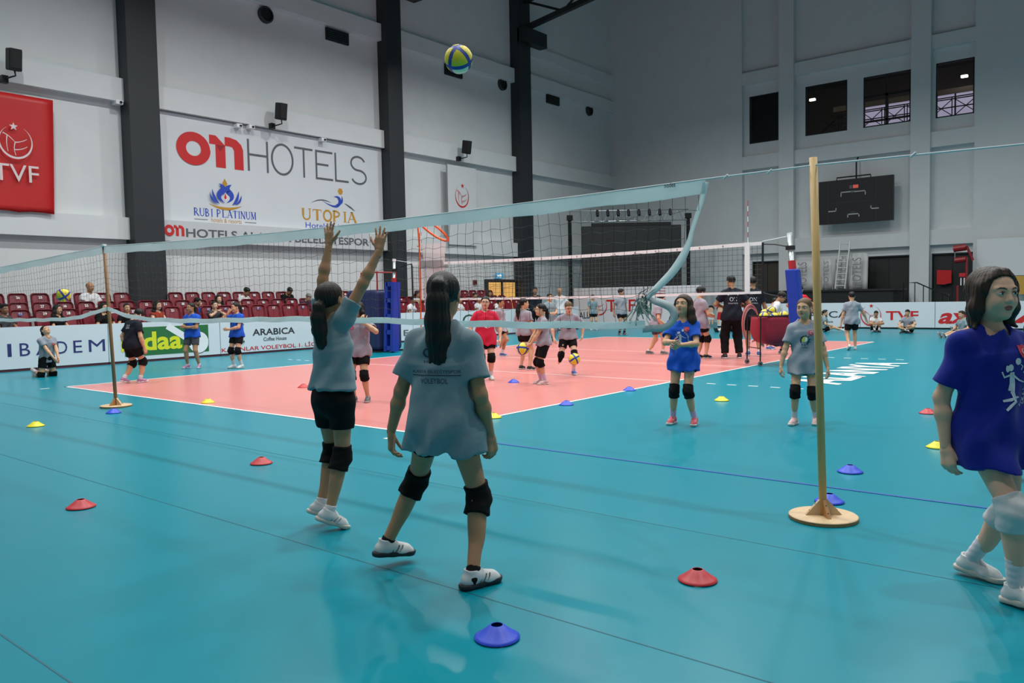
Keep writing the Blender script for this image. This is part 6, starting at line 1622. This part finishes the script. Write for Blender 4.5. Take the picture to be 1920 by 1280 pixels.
for k, (c, rr2) in enumerate((((200, 110, 112), .40), ((176, 92, 100), .385), ((206, 140, 128), .37))):
    ht = thing('hula_hoop', '%s pale red hoop hanging beside the man behind the net' % ('outermost', 'middle', 'innermost')[k], 'hoop', tuple(hq), 0, 'hoops held by the man in shorts')
    MB().tube([np.array([.03*k, 0, -.02*k]) + rr2*(np.array([.55*math.cos(a)*CR[0], .55*math.cos(a)*CR[1], math.sin(a)]) + np.array([.35*math.cos(a)*CF[0], .35*math.cos(a)*CF[1], 0])) for a in np.linspace(0, 2*PI, 40, endpoint=False)], .014, 8, closed=True).build('ring', mat('hoop_%d' % k, c, .4), ht, True)
    cs = [np.array([.03*k, 0, -.02*k]) + rr2*(np.array([.55*math.cos(a)*CR[0], .55*math.cos(a)*CR[1], math.sin(a)]) + np.array([.35*math.cos(a)*CF[0], .35*math.cos(a)*CF[1], 0])) for a in (-1.65, -1.57, -1.49)]
    MB().tube(cs, .016, 8).build('joint_sleeve', WHITEP, ht)
person('child in white-grey shirt running behind the ball cart', gp(1452, 664), fy(72), 1.52, dict(lean=.22, hip=.49, head_pitch=.3, hl=(.12, .12, .55), hr=(.05, -.16, .52), fl=(.10, .05, 0), fr=(-.20, -.05, .12), pr=.8, kr=(1, 0, -.4)), top=WHITET, hem=.47, pads=None, sock=(SOCKB, .05), shoe='grey', hair=('mop', 'dark'), skin=1, detail=1, group=crowd)
person('child in grey shirt stooping beside the ball cart, lower of two heads', gp(1442, 655), fy(60), 1.36, dict(lean=.25, hip=.49, head_pitch=.25, hl=(.15, .1, .5), hr=(.15, -.1, .5)), top=PURT, pads=None, shoe='blue', hair=('short', 'black'), skin=0, detail=0, group=crowd)
person('person in bright red shirt bending behind the blue padded post', gp(1497, 640), fy(150), 1.72, dict(lean=.30, hip=.49, head_pitch=.35, hl=(.2, .14, .55), hr=(.2, -.2, .55)), top=cloth('bright_red', (208, 28, 44)), hem=.46, bottom=('trousers', DGREYT, 1.9), pads=None, shoe='grey', hair=('short', 'black'), skin=1, detail=0)
person('boy in grey shirt walking away towards the boards', gp(1597, 656), fy(168), 1.42, dict(lean=.02, hl=(.03, .17, .47), hr=(.10, -.26, .52), er=(-.6, -.5, .3), fl=(-.10, .06, 0), fr=(.07, -.07, 0), pl=.5, yl=.1), top=GREYT, hem=.46, pads=None, bottom=('shorts', BLACKT, .65), shoe='white', sock=None, hair=('short', 'black'), skin=0, detail=1, group=crowd)
# seated on the floor by the far boards
SITX = dict(hip=.075, lean=.22, hl=(.24, .10, .18), hr=(.24, -.10, .18), fl=(.20, -.05, .0), fr=(.26, .05, .0), yl=-1.2, yr=1.2, pl=.2, pr=.2, kl=(.3, 1, .5), kr=(.3, -1, .5), el=(-.3, .8, -.3), er=(-.3, -.8, -.3))
SITUP = dict(hip=.075, lean=.30, hl=(.26, .06, .22), hr=(.26, -.06, .22), fl=(.24, .05, 0), fr=(.24, -.05, 0), kl=(.3, .2, 1), kr=(.3, -.2, 1))
LEGOUT = dict(hip=.075, lean=-.25, hl=(-.10, .16, .08), hr=(-.10, -.16, .08), fl=(.46, .06, 0.0), fr=(.46, -.06, 0.0), pl=-1.2, pr=-1.2, kl=(0, .2, 1), kr=(0, -.2, 1))
sit = 'children sitting by the far boards'
person('child in white shirt hugging knees under the federation emblem', gp(1641, 622), fy(-15), 1.35, SITUP, top=WHITET, pads=None, shoe='blackall', hair=('short', 'black'), skin=1, detail=0, group=sit)
person('boy in grey shirt sitting cross-legged under the red letters', gp(1703, 624), fy(-40), 1.42, SITX, top=GREYT, pads=None, shoe='blackall', hair=('short', 'black'), skin=0, detail=0, group=sit)
person('child in grey shirt sitting with legs stretched out, front of the pair', gp(1806, 633), fy(-82), 1.42, dict(LEGOUT, lean=.1, hl=(.15, .12, .16), hr=(.15, -.12, .16)), top=AQUAT, pads=None, shoe='grey', sock=(SOCKW, .08), hair=('short', 'brown'), skin=0, detail=0, group=sit)
person('child in grey shirt sitting with legs stretched out, rear of the pair', gp(1824, 621), fy(-80), 1.45, dict(LEGOUT, lean=.1, hl=(.15, .12, .16), hr=(.15, -.12, .16)), top=GREYT, pads=None, shoe='grey', hair=('short', 'black'), skin=0, detail=0, group=sit)
person('child in yellow shirt sitting beyond the walking girl', gp(1838, 626), fy(-60), 1.5, SITX, top=YELT, pads=None, shoe='grey', hair=('short', 'dark'), skin=0, detail=0, group=sit)
person('child in grey shirt sitting half hidden behind the near wooden pole', gp(1545, 622), fy(70), 1.4, dict(LEGOUT, lean=.05, hl=(.15, .12, .16), hr=(.15, -.12, .16)), top=AQUAT, pads=None, shoe='white', hair=('short', 'dark'), skin=0, detail=0, group=sit)
person('child lying with legs stretched behind the men in black', gp(1375, 622), fy(-80), 1.4, dict(LEGOUT, lean=-.6), top=GREYT, pads=None, shoe='blackall', hair=('short', 'dark'), skin=0, detail=0, group=sit)
# people behind the boards near the lit door
def behind(label, px, py, D, **k):
    q = at_d(px, py, D); return person(label, (q[0], q[1]), fy(k.pop('a', 0)), q[2], **k)
behind('man in dark jacket standing near the third column', 1003, 539, 31.0, pose=dict(hl=(.12, .02, .55), hr=(.12, -.02, .55)), top=NAVYT, sleeve=1.9, bottom=('trousers', BLACKT, 1.9), pads=None, shoe='black', hair=('short', 'black'), skin=3, detail=0)
behind('boy in grey shirt standing near the cartoon board', 1030, 551, 25.5, a=30, pose=dict(hl=(.14, .05, .6), hr=(.14, -.05, .6)), top=AQUAT, pads=None, bottom=('trousers', JEANT, 1.9), shoe='grey', hair=('short', 'brown'), skin=0, detail=0)
behind('man in white shirt standing left of the tall backdrop', 1049, 540, 31.5, a=-10, pose=dict(hl=(.0, .18, .5), hr=(.0, -.18, .5)), top=WHITET, pads=None, bottom=('trousers', JEANT, 1.9), shoe='grey', hair=('bald', 'dark'), skin=1, detail=0)
# girl passing behind the walking girl
person('girl in grey shirt passing behind the walking girl at the right edge', (1.12, -5.55), fy(100), 1.40, dict(lean=.1, fl=(-.12, .05, .02), fr=(.12, -.05, 0), pl=.5, hip=.49), top=PURT, shoe='white', sock=(SOCKW, .06), hair=('long', 'black'), skin=0, detail=1)
person('person in crimson shirt crouching at the left edge of the picture', gp(-46, 925), fy(-40), 1.42, dict(SITUP, hip=.12, lean=.7), top=REDT, hem=.50, pads=None, shoe='white', hair=('short', 'black'), skin=0, detail=1)
# spectators in the maroon seats
ROWZ = [(15.0, 1.39), (15.85, 1.57), (16.7, 1.81)]
def spectator(label, px, row, H=1.6, turn=0, top=BLACKT, hair=('short', 'black'), skin=0, pose=None, sleeve=.62, build=1.0):
    ry, rz = ROWZ[row]; x = at_y(px, 560, ry - .15)[0]
    base = dict(hip=.315, lean=.05, hl=(.20, .07, .40), hr=(.20, -.07, .40), fl=(.26, .07, .0), fr=(.26, -.07, .0), kl=(.5, .1, 1), kr=(.5, -.1, 1), el=(-.4, .7, -.4), er=(-.4, -.7, -.4))
    if pose: base.update(pose)
    return person(label, (x, ry - .24, rz - 1.15), -PI/2 + D2R(turn), H, base, top=top, hem=.49, sleeve=sleeve, bottom=('trousers', JEANT if top is not BLACKT else DGREYT, 1.9), pads=None, sock=None, shoe='blackall', hair=hair, skin=skin, detail=0, build=build, group='spectators in the maroon seats')
spectator('spectator in dark clothes at the left edge of the front row', 2, 0, 1.6, 20, DGREYT, ('short', 'black'), 3)
spectator('girl in black shirt with long hair in the front row under the flying ball', 102, 0, 1.55, 25, BLACKT, ('long', 'dark'), 0)
spectator('man in white shirt in the back row', 165, 2, 1.78, 10, WHITET, ('bald', 'dark'), 1, dict(head_pitch=.05), build=1.15)
spectator('girl with long dark hair seated behind the left wooden pole', 189, 0, 1.58, 10, BLACKT, ('long', 'black'), 0)
spectator('girl in black shirt with sunglasses on her hair in the front row', 233, 0, 1.55, -10, BLACKT, ('tail', 'black'), 0)
spectator('woman in rust sleeveless top in the middle row', 290, 0, 1.62, 15, ORANT, ('long', 'black'), 2, sleeve=.12)
spectator('boy in blue shirt resting chin on hand in the middle row', 360, 1, 1.5, 35, BLUET, ('mop', 'black'), 1, dict(hl=(.16, .02, .62), lean=.2))
spectator('woman in dark grey shirt with hands at her mouth in the front row', 397, 0, 1.58, 0, DGREYT, ('tail', 'dark'), 2, dict(hl=(.15, .02, .62), hr=(.15, -.02, .62)))
spectator('woman with long black hair in dark top in the middle row', 406, 1, 1.58, -10, BLACKT, ('long', 'black'), 2)
spectator('boy in white shirt looking at his hands in the back row', 452, 2, 1.62, 15, WHITET, ('mop', 'black'), 1, dict(head_pitch=.4, lean=.2))
spectator('person in black jacket bending over in the back row', 533, 2, 1.66, 0, BLACKT, ('short', 'black'), 1, dict(head_pitch=.6, lean=.25), 1.9)
spectator('man with grey hair in maroon shirt in the middle row', 569, 1, 1.66, 0, MAROT, ('short', 'grey'), 2, dict(head_pitch=.5, lean=.2), build=1.12)
spectator('man in white shirt in the front row beside the blue ladder post', 764, 0, 1.66, 20, WHITET, ('short', 'black'), 3, dict(lean=.25))
spectator('woman in tan top in the middle row beside the far net edge', 779, 1, 1.68, 25, TANT, ('tail', 'dark'), 1)
spectator('child in white shirt in the back row beside the target sleeve', 789, 2, 1.5, 0, GREYT, ('short', 'black'), 1)
spectator('person in white shirt in the front row right of the ponytail girl', 857, 0, 1.6, 10, WHITET, ('long', 'black'), 0)
spectator('person in dark red top in the middle row left of the lit door', 886, 1, 1.55, 0, ORANT, ('short', 'black'), 1)
spectator('person in white shirt in the front row behind the crimson shirt girl', 893, 0, 1.6, 5, WHITET, ('short', 'dark'), 1)
spectator('woman in dark blue headscarf beside the lit door', 913, 1, 1.66, 0, NAVYT, ('long', 'black'), 1, sleeve=1.9)
spectator('person in pale shirt beside the boy standing on one leg', 930, 0, 1.55, 0, WHITET, ('short', 'brown'), 0)
